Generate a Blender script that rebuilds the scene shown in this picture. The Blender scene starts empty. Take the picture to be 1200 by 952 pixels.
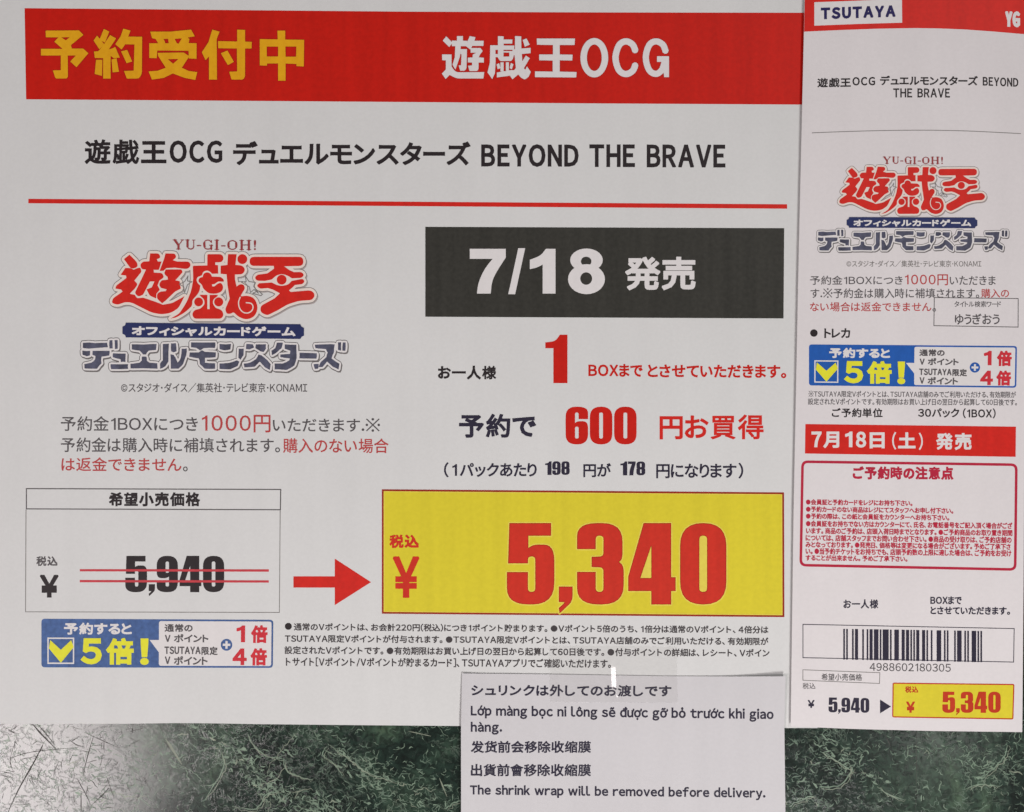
import bpy, math, random
import numpy as np
from mathutils import Vector
from mathutils.geometry import delaunay_2d_cdt

# ------------------------------------------------------------------ camera, world, lamps, exposure
S = 0.0003            # metres per unit of the layout plan (a 300 mm wide poster)
DIST = 0.36           # camera height above the counter
SC = bpy.context.scene
COL = SC.collection

cam = bpy.data.cameras.new('camera')
cam.sensor_fit = 'HORIZONTAL'
cam.angle = 2 * math.atan(600 * S / DIST)
cam.clip_start = 0.01
cam.clip_end = 50
cam_o = bpy.data.objects.new('camera', cam)
cam_o.location = (0, 0, DIST)
COL.objects.link(cam_o)
SC.camera = cam_o

world = bpy.data.worlds.new('World')
SC.world = world
world.use_nodes = True
world.node_tree.nodes['Background'].inputs[0].default_value = (0.97, 0.97, 1.0, 1)
world.node_tree.nodes['Background'].inputs[1].default_value = 0.10


def lamp(name, loc, aim, size, size_y, power, color):
    l = bpy.data.lights.new(name, 'AREA')
    l.shape = 'RECTANGLE'
    l.size = size
    l.size_y = size_y
    l.energy = power
    l.color = color
    o = bpy.data.objects.new(name, l)
    o.location = loc
    o.rotation_euler = (Vector(aim) - Vector(loc)).to_track_quat('-Z', 'Y').to_euler()
    COL.objects.link(o)


lamp('ceiling_lamp', (0.95, 0.70, 1.6), (0, 0, 0), 0.22, 0.45, 7.0, (1.0, 0.985, 0.96))
lamp('added_key_light', (0.25, -0.56, 0.52), (0, 0, 0), 0.16, 0.16, 2.85, (1.0, 0.98, 0.955))  # unseen key light, added low and near so brightness falls off up the page
lamp('side_lamp', (-0.76, -0.48, 1.0), (0, 0, 0), 0.40, 0.42, 6.4, (1.0, 0.915, 0.91))
lamp('far_lamp', (0.56, -0.42, 1.0), (0, 0, 0), 0.10, 0.07, 0.075, (1.0, 0.98, 0.95))

SC.view_settings.view_transform = 'Standard'
SC.view_settings.look = 'None'
SC.view_settings.exposure = 0.05
SC.view_settings.gamma = 1.0

random.seed(7)
rng = np.random.default_rng(11)


# ------------------------------------------------------------------ materials
def lin(c):
    c = c / 255.0
    return c / 12.92 if c <= 0.04045 else ((c + 0.055) / 1.055) ** 2.4


MATS = {}


def paper_material(name, base, tint):
    m = bpy.data.materials.new(name)
    m.use_nodes = True
    nt = m.node_tree
    b = nt.nodes['Principled BSDF']
    tc = nt.nodes.new('ShaderNodeTexCoord')
    n1 = nt.nodes.new('ShaderNodeTexNoise')
    n1.inputs['Scale'].default_value = 900
    n1.inputs['Detail'].default_value = 4
    n2 = nt.nodes.new('ShaderNodeTexNoise')
    n2.inputs['Scale'].default_value = 22
    n2.inputs['Detail'].default_value = 3
    mp = nt.nodes.new('ShaderNodeMapping')
    mp.inputs['Scale'].default_value = (1.0, 0.06, 1.0)      # faint streaks left by the printer's feed
    n3 = nt.nodes.new('ShaderNodeTexNoise')
    n3.inputs['Scale'].default_value = 140
    add = nt.nodes.new('ShaderNodeMath')
    add.operation = 'ADD'
    add2 = nt.nodes.new('ShaderNodeMath')
    add2.operation = 'MULTIPLY_ADD'
    add2.inputs[1].default_value = 0.7
    rmp = nt.nodes.new('ShaderNodeMapRange')
    rmp.inputs['From Min'].default_value = 0.9
    rmp.inputs['From Max'].default_value = 1.8
    mix = nt.nodes.new('ShaderNodeMix')
    mix.data_type = 'RGBA'
    mix.inputs['A'].default_value = (*[v * 0.95 for v in base], 1)
    mix.inputs['B'].default_value = (*[min(0.9, v * t) for v, t in zip(base, tint)], 1)
    bump = nt.nodes.new('ShaderNodeBump')
    bump.inputs['Strength'].default_value = 0.10
    bump.inputs['Distance'].default_value = 0.0002
    L = nt.links.new
    L(tc.outputs['Object'], n1.inputs['Vector'])
    L(tc.outputs['Object'], n2.inputs['Vector'])
    L(tc.outputs['Object'], mp.inputs['Vector'])
    L(mp.outputs['Vector'], n3.inputs['Vector'])
    L(n1.outputs['Fac'], add.inputs[0])
    L(n2.outputs['Fac'], add.inputs[1])
    L(n3.outputs['Fac'], add2.inputs[0])
    L(add.outputs[0], add2.inputs[2])
    L(add2.outputs[0], rmp.inputs['Value'])
    L(rmp.outputs['Result'], mix.inputs['Factor'])
    L(mix.outputs['Result'], b.inputs['Base Color'])
    L(n1.outputs['Fac'], bump.inputs['Height'])
    L(bump.outputs['Normal'], b.inputs['Normal'])
    b.inputs['Roughness'].default_value = 0.62
    b.inputs['Specular IOR Level'].default_value = 0.3
    MATS[name] = m
    return m


def ink(name, rgb, rough=0.5, mottle=0.10, k=1.30):
    """printed colour: thin toner on paper with a little mottling"""
    if name in MATS:
        return MATS[name]
    c = [min(0.88, lin(v) * k) for v in rgb]
    m = bpy.data.materials.new(name)
    m.use_nodes = True
    nt = m.node_tree
    b = nt.nodes['Principled BSDF']
    tc = nt.nodes.new('ShaderNodeTexCoord')
    n = nt.nodes.new('ShaderNodeTexNoise')
    n.inputs['Scale'].default_value = 700
    n.inputs['Detail'].default_value = 5
    mp = nt.nodes.new('ShaderNodeMapping')
    mp.inputs['Scale'].default_value = (1.0, 0.05, 1.0)
    n3 = nt.nodes.new('ShaderNodeTexNoise')
    n3.inputs['Scale'].default_value = 260
    n3.inputs['Detail'].default_value = 3
    add = nt.nodes.new('ShaderNodeMath')
    add.operation = 'ADD'
    r = nt.nodes.new('ShaderNodeMapRange')
    r.inputs['From Min'].default_value = 0.65
    r.inputs['From Max'].default_value = 1.35
    mix = nt.nodes.new('ShaderNodeMix')
    mix.data_type = 'RGBA'
    mix.inputs['A'].default_value = (*[v * (1 - mottle) for v in c], 1)
    mix.inputs['B'].default_value = (*[min(0.88, v * (1 + mottle)) for v in c], 1)
    bump = nt.nodes.new('ShaderNodeBump')
    bump.inputs['Strength'].default_value = 0.12
    bump.inputs['Distance'].default_value = 0.0002
    L = nt.links.new
    L(tc.outputs['Object'], n.inputs['Vector'])
    L(tc.outputs['Object'], mp.inputs['Vector'])
    L(mp.outputs['Vector'], n3.inputs['Vector'])
    L(n.outputs['Fac'], add.inputs[0])
    L(n3.outputs['Fac'], add.inputs[1])
    L(add.outputs[0], r.inputs['Value'])
    L(r.outputs['Result'], mix.inputs['Factor'])
    L(mix.outputs['Result'], b.inputs['Base Color'])
    L(n.outputs['Fac'], bump.inputs['Height'])
    L(bump.outputs['Normal'], b.inputs['Normal'])
    b.inputs['Roughness'].default_value = rough
    b.inputs['Specular IOR Level'].default_value = 0.2
    MATS[name] = m
    return m


PAPER = paper_material('poster_paper', (0.745, 0.741, 0.736), (1.03, 1.03, 1.03))
SLIP_PAPER = paper_material('slip_paper', (0.80, 0.755, 0.765), (1.03, 1.03, 1.03))
NOTE_PAPER = paper_material('notice_paper', (0.665, 0.645, 0.665), (1.03, 1.03, 1.03))
RED = ink('red_toner', (182, 24, 13))
RED2 = ink('bright_red_toner', (192, 34, 26))
DEEPRED = ink('dark_red_toner', (150, 22, 16))
SOFTRED = ink('thin_red_toner', (168, 62, 62))
CRIMSON = ink('crimson_toner', (168, 34, 58))
PRICERED = ink('price_red_toner', (187, 44, 30))
STRIKE = ink('strike_red_toner', (182, 58, 66))
GOLD = ink('gold_toner', (218, 152, 22))
YELLOW = ink('yellow_toner', (201, 187, 46), 0.5, 0.06)
LYELLOW = ink('pale_yellow_toner', (222, 192, 78))
BORDER = ink('brown_red_toner', (138, 34, 16))
BLACK = ink('black_toner', (40, 34, 36))
PANEL = ink('charcoal_toner', (51, 50, 46), 0.45, 0.22)
NAVYBLACK = ink('blue_black_toner', (42, 38, 54))
GREY = ink('grey_toner', (80, 76, 78))
LGREY = ink('light_grey_toner', (112, 108, 106))
WHITE = ink('unprinted_white', (206, 202, 202), 0.62, 0.03)
WARMWHITE = ink('cream_outline', (216, 200, 192), 0.6, 0.04)
HALO = ink('shadow_print', (158, 148, 146), 0.6, 0.04)
BLUE = ink('blue_toner', (64, 90, 138), 0.5, 0.28)
BLUE2 = ink('bright_blue_toner', (30, 82, 158), 0.5, 0.12)
NAVY = ink('navy_toner', (38, 46, 88))
NAVY2 = ink('violet_navy_toner', (34, 28, 78))
STONE = ink('slate_toner', (74, 75, 92), 0.5, 0.42)
BADGEYELLOW = ink('badge_yellow', (224, 208, 48))
BADGERED = ink('badge_red', (188, 44, 54))
BROWNRED = ink('orange_red_toner', (174, 50, 25))

# ------------------------------------------------------------------ flat outlines -> meshes
G = 13.0   # spacing of the inner points, so prints follow the paper's curl


def area(l):
    l = np.asarray(l)
    x, y = l[:, 0], l[:, 1]
    return 0.5 * float(np.sum(x * np.roll(y, -1) - np.roll(x, -1) * y))


def pos(l):
    l = np.asarray(l, float)[:, :2]
    return l if area(l) > 0 else l[::-1]


def neg(l):
    return pos(l)[::-1]


def rp(pts, n=5):
    """polygon with rounded corners: points are (x, y) or (x, y, radius)"""
    out = []
    N = len(pts)
    for i in range(N):
        p = np.array(pts[i][:2], float)
        r = pts[i][2] if len(pts[i]) > 2 else 0
        if r <= 0:
            out.append(p)
            continue
        a = np.array(pts[i - 1][:2], float) - p
        b = np.array(pts[(i + 1) % N][:2], float) - p
        la, lb = np.linalg.norm(a), np.linalg.norm(b)
        ra, rb = min(r, la * 0.5), min(r, lb * 0.5)
        pa, pb = p + a / la * ra, p + b / lb * rb
        for k in range(n + 1):
            t = k / n
            # between a quadratic and a circular corner
            q = (1 - t) ** 2 * pa + 2 * t * (1 - t) * p + t * t * pb
            out.append(q)
    return np.array(out)


def spline(pts, n=5, closed=True):
    """Catmull-Rom curve through points"""
    P = np.array(pts, float)
    N = len(P)
    out = []
    for i in range(N if closed else N - 1):
        p0, p1, p2, p3 = (P[(i + k - 1) % N] for k in range(4))
        if not closed:
            p0 = P[max(i - 1, 0)]
            p3 = P[min(i + 2, N - 1)]
        for k in range(n):
            t = k / n
            out.append(0.5 * (2 * p1 + (p2 - p0) * t + (2 * p0 - 5 * p1 + 4 * p2 - p3) * t * t + (3 * p1 - p0 - 3 * p2 + p3) * t ** 3))
    if not closed:
        out.append(P[-1])
    return np.array(out)


def ell(cx, cy, rx, ry=None, n=28):
    ry = ry or rx
    a = np.arange(n) * 2 * math.pi / n
    return np.stack([cx + rx * np.cos(a), cy + ry * np.sin(a)], 1)


def stroke(pts, w, closed=False, caps=True, n=10):
    P = np.asarray(pts, float)
    out = []
    N = len(P)
    for i in range(N if closed else N - 1):
        a, b = P[i], P[(i + 1) % N]
        d = b - a
        l = np.linalg.norm(d)
        if l < 1e-9:
            continue
        nrm = np.array([-d[1], d[0]]) / l * w / 2
        out.append(pos([a + nrm, b + nrm, b - nrm, a - nrm]))
    if caps:
        for p in P:
            out.append(pos(ell(p[0], p[1], w / 2, n=n)))
    elif not closed or N > 2:
        for p in (P if closed else P[1:-1]):
            out.append(pos(ell(p[0], p[1], w / 2, n=n)))
    return out


def fat(loops, r, n=8):
    """grow a set of outlines by r with round corners"""
    out = [l for l in loops]
    for l in loops:
        out += stroke(l, 2 * r, closed=True, n=n)
    return out


def offset(loop, d):
    """grow one oriented outline by d (holes shrink)"""
    P = np.asarray(loop, float)
    keep = np.linalg.norm(P - np.roll(P, 1, 0), axis=1) > 1e-5
    P = P[keep]
    N = len(P)
    if N < 3:
        return P
    e = np.roll(P, -1, 0) - P
    e /= np.linalg.norm(e, axis=1)[:, None]
    nr = np.stack([e[:, 1], -e[:, 0]], 1)
    out = []
    for i in range(N):
        n0, n1 = nr[i - 1], nr[i]
        cr = e[i - 1][0] * e[i][1] - e[i - 1][1] * e[i][0]
        dt = float(n0 @ n1)
        if cr >= 0:
            if dt > -0.12:
                m = (n0 + n1) / (1 + dt)
                out.append(P[i] + m * d)
            else:
                out += [P[i] + n0 * d + e[i - 1] * d * .3, P[i] + n1 * d - e[i] * d * .3]
        elif dt > 0.94:
            out.append(P[i] + (n0 + n1) / (1 + dt) * d)
        else:
            out += [P[i] + n0 * d, P[i], P[i] + n1 * d]
    return np.array(out)


def simplify(loop, tol):
    """drop points that lie within tol of the line between their neighbours"""
    P = [np.array(p) for p in loop]
    changed = True
    while changed and len(P) > 4:
        changed = False
        i = 0
        while i < len(P) and len(P) > 4:
            a, b, c = P[i - 1], P[i], P[(i + 1) % len(P)]
            ac = c - a
            l = np.linalg.norm(ac)
            d = abs(ac[0] * (b - a)[1] - ac[1] * (b - a)[0]) / l if l > 1e-9 else 0
            if d < tol and l < 7:
                P.pop(i)
                changed = True
                i += 1
            i += 1
    return np.array(P)


def fill(loops, step=G):
    """triangulate the union (non-zero winding) of oriented outlines"""
    V, E = [], []
    lo = np.min([l.min(0) for l in loops], 0)
    hi = np.max([l.max(0) for l in loops], 0)
    for l in loops:
        if step and (hi - lo).max() > step * 1.2:
            q = []
            for i in range(len(l)):
                a, b = l[i], l[(i + 1) % len(l)]
                k = max(1, int(math.ceil(np.linalg.norm(b - a) / step)))
                for t in range(k):
                    q.append(a + (b - a) * t / k)
            l = np.array(q)
        s = len(V)
        V += [Vector((float(p[0]), float(p[1]))) for p in l]
        E += [(s + i, s + (i + 1) % len(l)) for i in range(len(l))]
    if step and (hi - lo).min() > step * 0.9:
        bp = np.array([(p[0], p[1]) for p in V])
        for x in np.arange(lo[0] + step / 2, hi[0], step):
            for y in np.arange(lo[1] + step / 2, hi[1], step):
                q = np.array([x, y + (0.5 * step if int(x / step) % 2 else 0)])
                if np.min(np.abs(bp - q).max(1)) > step * 0.45:
                    V.append(Vector((float(q[0]), float(q[1]))))
    r = delaunay_2d_cdt(V, E, [], 0, 1e-6)
    v = np.array([(p[0], p[1]) for p in r[0]])
    f = np.array([t for t in r[2] if len(t) == 3], int)
    if len(f) == 0:
        return np.zeros((0, 2)), f
    c = v[f].mean(1)
    w = np.zeros(len(c))
    for l in loops:
        b0, b1 = l.min(0), l.max(0)
        idx = np.nonzero((c[:, 0] >= b0[0]) & (c[:, 0] <= b1[0]) & (c[:, 1] >= b0[1]) & (c[:, 1] <= b1[1]))[0]
        if len(idx) == 0:
            continue
        px, py = c[idx, 0][:, None], c[idx, 1][:, None]
        x0, y0 = l[:, 0][None], l[:, 1][None]
        x1, y1 = np.roll(l[:, 0], -1)[None], np.roll(l[:, 1], -1)[None]
        up = (y0 <= py) & (y1 > py)
        dn = (y0 > py) & (y1 <= py)
        s = (x1 - x0) * (py - y0) - (px - x0) * (y1 - y0)
        w[idx] += (up & (s > 0)).sum(1) - (dn & (s < 0)).sum(1)
    return v, f[w > 0]


# ------------------------------------------------------------------ sheets (height of each paper above the counter, metres)
def z_poster(x, y):
    z = 0.00030 + 0.00018 * np.sin(x / 170.0 + 0.6) * np.sin(y / 210.0)
    e = np.clip((y - 760) / 90.0, 0, 1)
    z = z + e * e * (0.00006 + 0.00055 * np.exp(-((x - 235) / 55.0) ** 2) + 0.00012 * np.clip((480 - x) / 300, 0, 1) * np.sin(x / 60.0))
    return np.maximum(z, 0.00012)


def z_slip(x, y):
    u = (x - 1072) / 132.0
    bulge = np.clip(1 - u * u, -0.3, 1)
    top = np.clip(1 - y / 500.0, 0, 1.05)
    return 0.0016 + 0.0014 * bulge * (0.25 + 0.75 * top) + 0.0004 * np.clip((x - 1120) / 80.0, 0, 1) * 0


def z_note(x, y):
    z = 0.00072 + 0.00005 * np.sin(x / 70.0)
    r = np.clip((x - 820) / 100.0, 0, 1)
    t = np.clip(1 - (y - 792) / 90.0, 0, 1)
    z = z + 0.0012 * r * r * (0.35 + 0.65 * t * t)
    l = np.clip((575 - x) / 35.0, 0, 1)
    z = z + 0.0010 * l * l * np.clip(0.3 + (y - 790) / 80.0, 0, 1)
    return z


def z_counter(x, y):
    return np.zeros_like(x)


LV = 0.000022


class Sheet:
    def __init__(self, root, zf):
        self.root, self.zf = root, zf

    def put(self, v, lift):
        x, y = v[:, 0], v[:, 1]
        z = self.zf(x, y) + lift
        k = 1 - z / DIST
        return np.stack([(x - 600) * S * k, (476 - y) * S * k, z], 1)


def link_mesh(name, V, F, mats, parent=None, midx=None, smooth=False):
    me = bpy.data.meshes.new(name)
    me.from_pydata([tuple(map(float, p)) for p in V], [], [tuple(int(i) for i in f) for f in F])
    for m in (mats if isinstance(mats, list) else [mats]):
        me.materials.append(m)
    if midx is not None:
        me.polygons.foreach_set('material_index', list(midx))
    if smooth:
        me.polygons.foreach_set('use_smooth', [True] * len(me.polygons))
    me.update()
    o = bpy.data.objects.new(name, me)
    COL.objects.link(o)
    if parent is not None:
        o.parent = parent
    return o


def shape(name, groups, mat, sheet, parent=None, level=1, step=G):
    """groups: list of outline sets; each set is filled on its own and all become one mesh"""
    V, F, n = [], [], 0
    for gi, loops in enumerate(groups):
        loops = [np.asarray(l, float) for l in loops]
        v, f = fill(loops, step)
        if len(f) == 0:
            continue
        # +y points down the page here: flip so that faces look up
        p = sheet.put(v, LV * level + (gi % 3) * 1.2e-6)
        a = p[f]
        nz = np.cross(a[:, 1] - a[:, 0], a[:, 2] - a[:, 0])[:, 2]
        f = np.where((nz < 0)[:, None], f[:, ::-1], f)
        V.append(p)
        F.append(f + n)
        n += len(p)
    return link_mesh(name, np.concatenate(V), np.concatenate(F), mat, parent or sheet.root)


def poly(*pts):
    return [pos(rp(pts))]


def frame(q, w, r=0):
    """outline frame along a quad, w wide, measured to its outer edge"""
    q = np.array(q, float)
    c = q.mean(0)
    inner = []
    for i in range(4):
        p, a, b = q[i], q[i - 1] - q[i], q[(i + 1) % 4] - q[i]
        a /= np.linalg.norm(a)
        b /= np.linalg.norm(b)
        inner.append(p + (a + b) * w)
    ri = max(r - w, 0)
    return [pos(rp([(*p, r) for p in q])), neg(rp([(*p, ri) for p in inner]))]


# ------------------------------------------------------------------ lettering
_glyph = {}
_font_curve = bpy.data.curves.new('glyph_source', 'FONT')
_font_curve.size = 1.0
_font_curve.fill_mode = 'NONE'
_font_curve.resolution_u = 3
_font_obj = bpy.data.objects.new('glyph_source', _font_curve)
COL.objects.link(_font_obj)


def raw_glyph(ch):
    if ch in _glyph:
        return _glyph[ch]
    _font_curve.body = ch
    bpy.context.view_layer.update()
    dg = bpy.context.evaluated_depsgraph_get()
    ob = _font_obj.evaluated_get(dg)
    me = ob.to_mesh()
    co = np.array([v.co[:2] for v in me.vertices]) if len(me.vertices) else np.zeros((0, 2))
    nxt = {}
    for e in me.edges:
        a, b = e.vertices
        nxt.setdefault(a, []).append(b)
        nxt.setdefault(b, []).append(a)
    ob.to_mesh_clear()
    seen, loops = set(), []
    for s in range(len(co)):
        if s in seen or s not in nxt:
            continue
        l, cur, prev = [s], s, None
        seen.add(s)
        # follow ascending order first so that the outline keeps its direction
        while True:
            cand = [q for q in nxt[cur] if q != prev and q not in seen]
            if not cand:
                break
            q = cur + 1 if cur + 1 in cand else cand[0]
            l.append(q)
            seen.add(q)
            prev, cur = cur, q
        if len(l) > 2:
            loops.append(co[l])
    if loops:
        big = max(loops, key=lambda l: abs(area(l)))
        if area(big) < 0:
            loops = [l[::-1] for l in loops]
    _glyph[ch] = loops
    return loops


VIET = {'ớ': ('o', 'horn', 'acute'), 'à': ('a', 'grave'), 'ọ': ('o', 'dot'), 'ô': ('o', 'circ'), 'ẽ': ('e', 'tilde'),
        'đ': ('d', 'bar'), 'ư': ('u', 'horn'), 'ợ': ('o', 'horn', 'dot'), 'ỡ': ('o', 'horn', 'tilde'), 'ỏ': ('o', 'hook')}


SPECIAL = {
    '※': lambda: stroke([(0.1, 0.0), (0.9, 0.8)], 0.06, caps=False) + stroke([(0.1, 0.8), (0.9, 0.0)], 0.06, caps=False) +
    [pos(ell(x, y, 0.075, n=10)) for x, y in ((0.5, 0.78), (0.5, 0.02), (0.12, 0.4), (0.88, 0.4))],
    '/': lambda: stroke([(0.0, -0.06), (0.30, 0.78)], 0.06, caps=False),
    '1': lambda: [pos([(0.20, 0.0), (0.29, 0.0), (0.29, 0.733), (0.22, 0.733), (0.16, 0.66), (0.03, 0.61), (0.03, 0.53), (0.20, 0.60)])],
}


def accent(kind, x0, x1, yt):
    c = (x0 + x1) / 2
    w = 0.062
    if kind == 'acute':
        return stroke([(c - 0.02, yt + 0.09), (c + 0.08, yt + 0.21)], w)
    if kind == 'grave':
        return stroke([(c + 0.02, yt + 0.09), (c - 0.08, yt + 0.21)], w)
    if kind == 'circ':
        return stroke([(c - 0.11, yt + 0.09), (c, yt + 0.2), (c + 0.11, yt + 0.09)], w)
    if kind == 'tilde':
        return stroke([(c - 0.13, yt + 0.10), (c - 0.07, yt + 0.17), (c + 0.06, yt + 0.11), (c + 0.13, yt + 0.18)], w)
    if kind == 'dot':
        return [pos(ell(c, -0.16, 0.055, n=12))]
    if kind == 'bar':
        return stroke([(x1 - 0.24, 0.66), (x1 + 0.06, 0.66)], 0.055)
    if kind == 'hook':
        return stroke([(c - 0.06, yt + 0.22), (c + 0.02, yt + 0.24), (c + 0.05, yt + 0.18), (c - 0.01, yt + 0.13), (c - 0.01, yt + 0.08)], 0.055)
    if kind == 'horn':
        return stroke([(x1 - 0.03, yt - 0.05), (x1 + 0.05, yt - 0.03), (x1 + 0.075, yt + 0.04), (x1 + 0.06, yt + 0.1)], 0.055)
    return []


def glyph(ch):
    """outlines (y up, em units), ink x-range, True when it is a narrow western letter"""
    key = 'G' + ch
    if key in _glyph:
        return _glyph[key]
    if ch in SPECIAL:
        L = SPECIAL[ch]()
        r = (L, min(l[:, 0].min() for l in L) - (0.07 if ch == '1' else 0), max(l[:, 0].max() for l in L) + (0.06 if ch == '1' else 0), True)
        _glyph[key] = r
        return r
    extra = []
    base = ch
    if ch in VIET:
        base, *acc = VIET[ch]
    western = ord(base) < 0x7f or base == '¥'
    src = '￥' if base == '¥' else (chr(ord(base) + 0xFEE0) if 0x21 <= ord(base) <= 0x7e else base)
    L = list(raw_glyph(src))
    x0 = min(l[:, 0].min() for l in L)
    x1 = max(l[:, 0].max() for l in L)
    if ch in VIET:
        yt = max(l[:, 1].max() for l in L)
        if base == 'd':
            yt = 0.54
        for k in acc:
            extra += accent(k, x0, x1, yt)
    r = (L + extra, x0, x1, western)
    _glyph[key] = r
    return r


PUNCT = set('、。･・､｡「」，．')


def layout(s, mono=0.0, gap=0.075, lgap=None, space=0.33):
    """returns list of glyph outline sets, laid out from x = 0"""
    x = 0.0
    out = []
    for ch in s:
        if ch == ' ':
            x += space
            continue
        if ch == '\u3000':
            x += 1.0
            continue
        L, a, b, west = glyph(ch)
        w = b - a
        m = 0 if (west or ch in PUNCT) else mono
        adv = m * 1.0 + (1 - m) * (w + (lgap if (west and lgap is not None) else gap))
        if ch in '、。､':
            adv += gap * 2.2
        if ch in '･・':
            adv += gap * 2.5
        ox = x + (adv - w) / 2 - a
        if ch in '、。､':
            ox = x + gap * .3 - a
        out.append([l + np.array([ox, 0]) for l in L])
        x += adv
    return out


CAP = None


def fit(groups, box, slope=0.0, weight=0.0, mode='ink', wx=None):
    """fit laid-out glyphs in an ink box (left, top, right, bottom) of the page; mode 'cap': top = cap height, bottom = baseline"""
    x0 = min(l[:, 0].min() for g in groups for l in g)
    x1 = max(l[:, 0].max() for g in groups for l in g)
    if mode == 'cap':
        hs = [l[:, 1].max() for l in glyph('H')[0]]
        y1, y0 = max(hs), 0.0
    else:
        y0 = min(l[:, 1].min() for g in groups for l in g)
        y1 = max(l[:, 1].max() for g in groups for l in g)
    L, T, R, B = box
    w = weight
    sx = (R - L - 2 * w) / (x1 - x0)
    sy = (B - T - 2 * w) / max(y1 - y0, 1e-6)
    out = []
    big = w >= 1.15
    for g in groups:
        gg = []
        # crowded characters are drawn with thinner strokes, as in any bold face
        per = sum(float(np.linalg.norm(l - np.roll(l, 1, 0), axis=1).sum()) for l in g)
        k = min(1.12, max(0.36, 1.14 - 0.048 * (per - 5.0))) if len(g) else 1
        for l in g:
            p = np.stack([L + w + (l[:, 0] - x0) * sx, B - w - (l[:, 1] - y0) * sy], 1)[::-1]
            if w and not big:
                p = offset(p, w * k)
            if len(p) < 3:
                continue
            p[:, 1] += slope * (p[:, 0] - L)
            gg.append(p)
        out.append([offset(simplify(l, 0.22), w * k) for l in gg] if big else gg)
    return out


def text(name, runs, mat, sheet, parent=None, level=1, wt=0.0, slope=0.0, **kw):
    """runs: list of (string, (left, top, right, bottom)[, overrides]) printed as one mesh"""
    groups = []
    for r in runs:
        o = dict(wt=wt, slope=slope, mode='ink', mono=0.0, gap=0.075, lgap=None, space=0.33)
        o.update(kw)
        if len(r) > 2:
            o.update(r[2])
        ex = 2.0 * o['wt'] / (r[1][3] - r[1][1])
        if o['mode'] == 'cap':
            ex *= 0.73
        g = layout(r[0], o['mono'], o['gap'] + ex, None if o['lgap'] is None else o['lgap'] + ex * 0.8, o['space'] + ex)
        groups += fit(g, r[1], o['slope'], o['wt'], o['mode'])
    return shape(name, groups, mat, sheet, parent, level)


# heavy condensed figures, drawn on a 100-high grid (y down)
def _slot(x0, y0, x1, y1, r=4.6):
    return [(x0, y0, r), (x1, y0, r), (x1, y1, r), (x0, y1, r)]


SIX = ([(0, 0, 27), (57, 0, 27), (57, 33), (33, 33), (33, 15.5, 4.6), (24, 15.5, 4.6), (24, 43), (31, 38.5, 6), (57, 38.5, 18), (57, 100, 27), (0, 100, 27)],
       [_slot(24, 53, 33, 84.5)])
HEAVY = {
    '0': ([(0, 0, 28), (57, 0, 28), (57, 100, 28), (0, 100, 28)], [_slot(23.7, 15.5, 33.2, 84.5)]),
    '1': ([(29, 0), (44, 0), (44, 100), (16, 100), (16, 28), (0, 28), (0, 16), (20, 13.5, 9)], []),
    '3': ([(0, 0, 25), (56, 0, 25), (56, 45, 10), (51, 47.5, 3), (57.5, 52, 10), (57.5, 100, 27), (0, 100, 27), (0, 60), (23, 60),
           (23, 84.5, 4.6), (32.5, 84.5, 4.6), (32.5, 54.5, 5), (18, 54), (18, 41.5), (32.5, 41, 5), (32.5, 15.5, 4.6), (23, 15.5, 4.6), (23, 32), (0, 32)], []),
    '4': ([(19, 0), (53, 0), (53, 66.5), (58.5, 66.5), (58.5, 83.5), (53, 83.5), (53, 100), (28.5, 100), (28.5, 83.5), (0, 83.5), (0, 66)],
          [[(28.5, 67.5), (15, 67.5), (28.5, 28)]]),
    '5': ([(3, 0), (54.5, 0), (54.5, 15.6), (26.5, 15.6), (26.5, 30.5), (33, 26.5, 6), (58.5, 26.5, 20), (58.5, 100, 27), (0, 100, 27), (0, 60.2), (26, 60.2),
           (26, 84.5, 4.6), (35, 84.5, 4.6), (35, 41, 4.6), (26, 41, 4.6), (26, 49.5), (1.5, 49.5)], []),
    '6': SIX,
    '9': ([(57 - p[0], 100 - p[1], *p[2:]) for p in SIX[0]], [[(57 - p[0], 100 - p[1], *p[2:]) for p in SIX[1][0]]]),
    '7': ([(0, 0), (49, 0), (49, 16), (38, 55, 20), (34, 100), (8, 100), (12, 55, 20), (25, 18), (0, 18)], []),
    '8': ([(1, 0, 25), (56, 0, 25), (56, 46, 12), (51.5, 48.5, 3), (57, 52, 12), (57, 100, 27), (0, 100, 27), (0, 52, 12), (5.5, 48.5, 3), (1, 46, 12)],
          [_slot(23.7, 14.5, 33.2, 41), _slot(23.7, 57, 33.2, 85)]),
    ',': ([(0, 78), (17, 78), (17, 96, 7), (1, 111), (0, 104.5), (8, 97, 3), (0, 97)], []),
}


def heavy(s, box, gap=4.5, slope=0.0, lift=0.0):
    """outlines of heavy condensed figures; box is left, cap top, right, baseline"""
    x = 0.0
    gl = []
    for ch in s:
        o, hs = HEAVY[ch]
        q = [pos(rp(o, 6))] + [neg(rp(h, 4)) for h in hs]
        gl.append([l + np.array([x, 0]) for l in q])
        x += max(p[0] for p in o) + gap
    x -= gap
    L, T, R, B = box
    sx, sy = (R - L) / x, (B - T) / 100.0
    out = []
    for g in gl:
        gg = []
        for l in g:
            p = np.stack([L + l[:, 0] * sx, T + l[:, 1] * sy], 1)
            p[:, 1] += slope * (p[:, 0] - L)
            gg.append(p)
        out.append(gg)
    return out


def grown(groups, d):
    return [[offset(l, d) for l in g] for g in groups]


# ------------------------------------------------------------------ things
def thing(name, label, cat, at=(0, 0, 0)):
    o = bpy.data.objects.new(name, None)
    o.empty_display_size = 0.02
    o.location = at
    COL.objects.link(o)
    o['label'] = label
    o['category'] = cat
    return o


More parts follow.
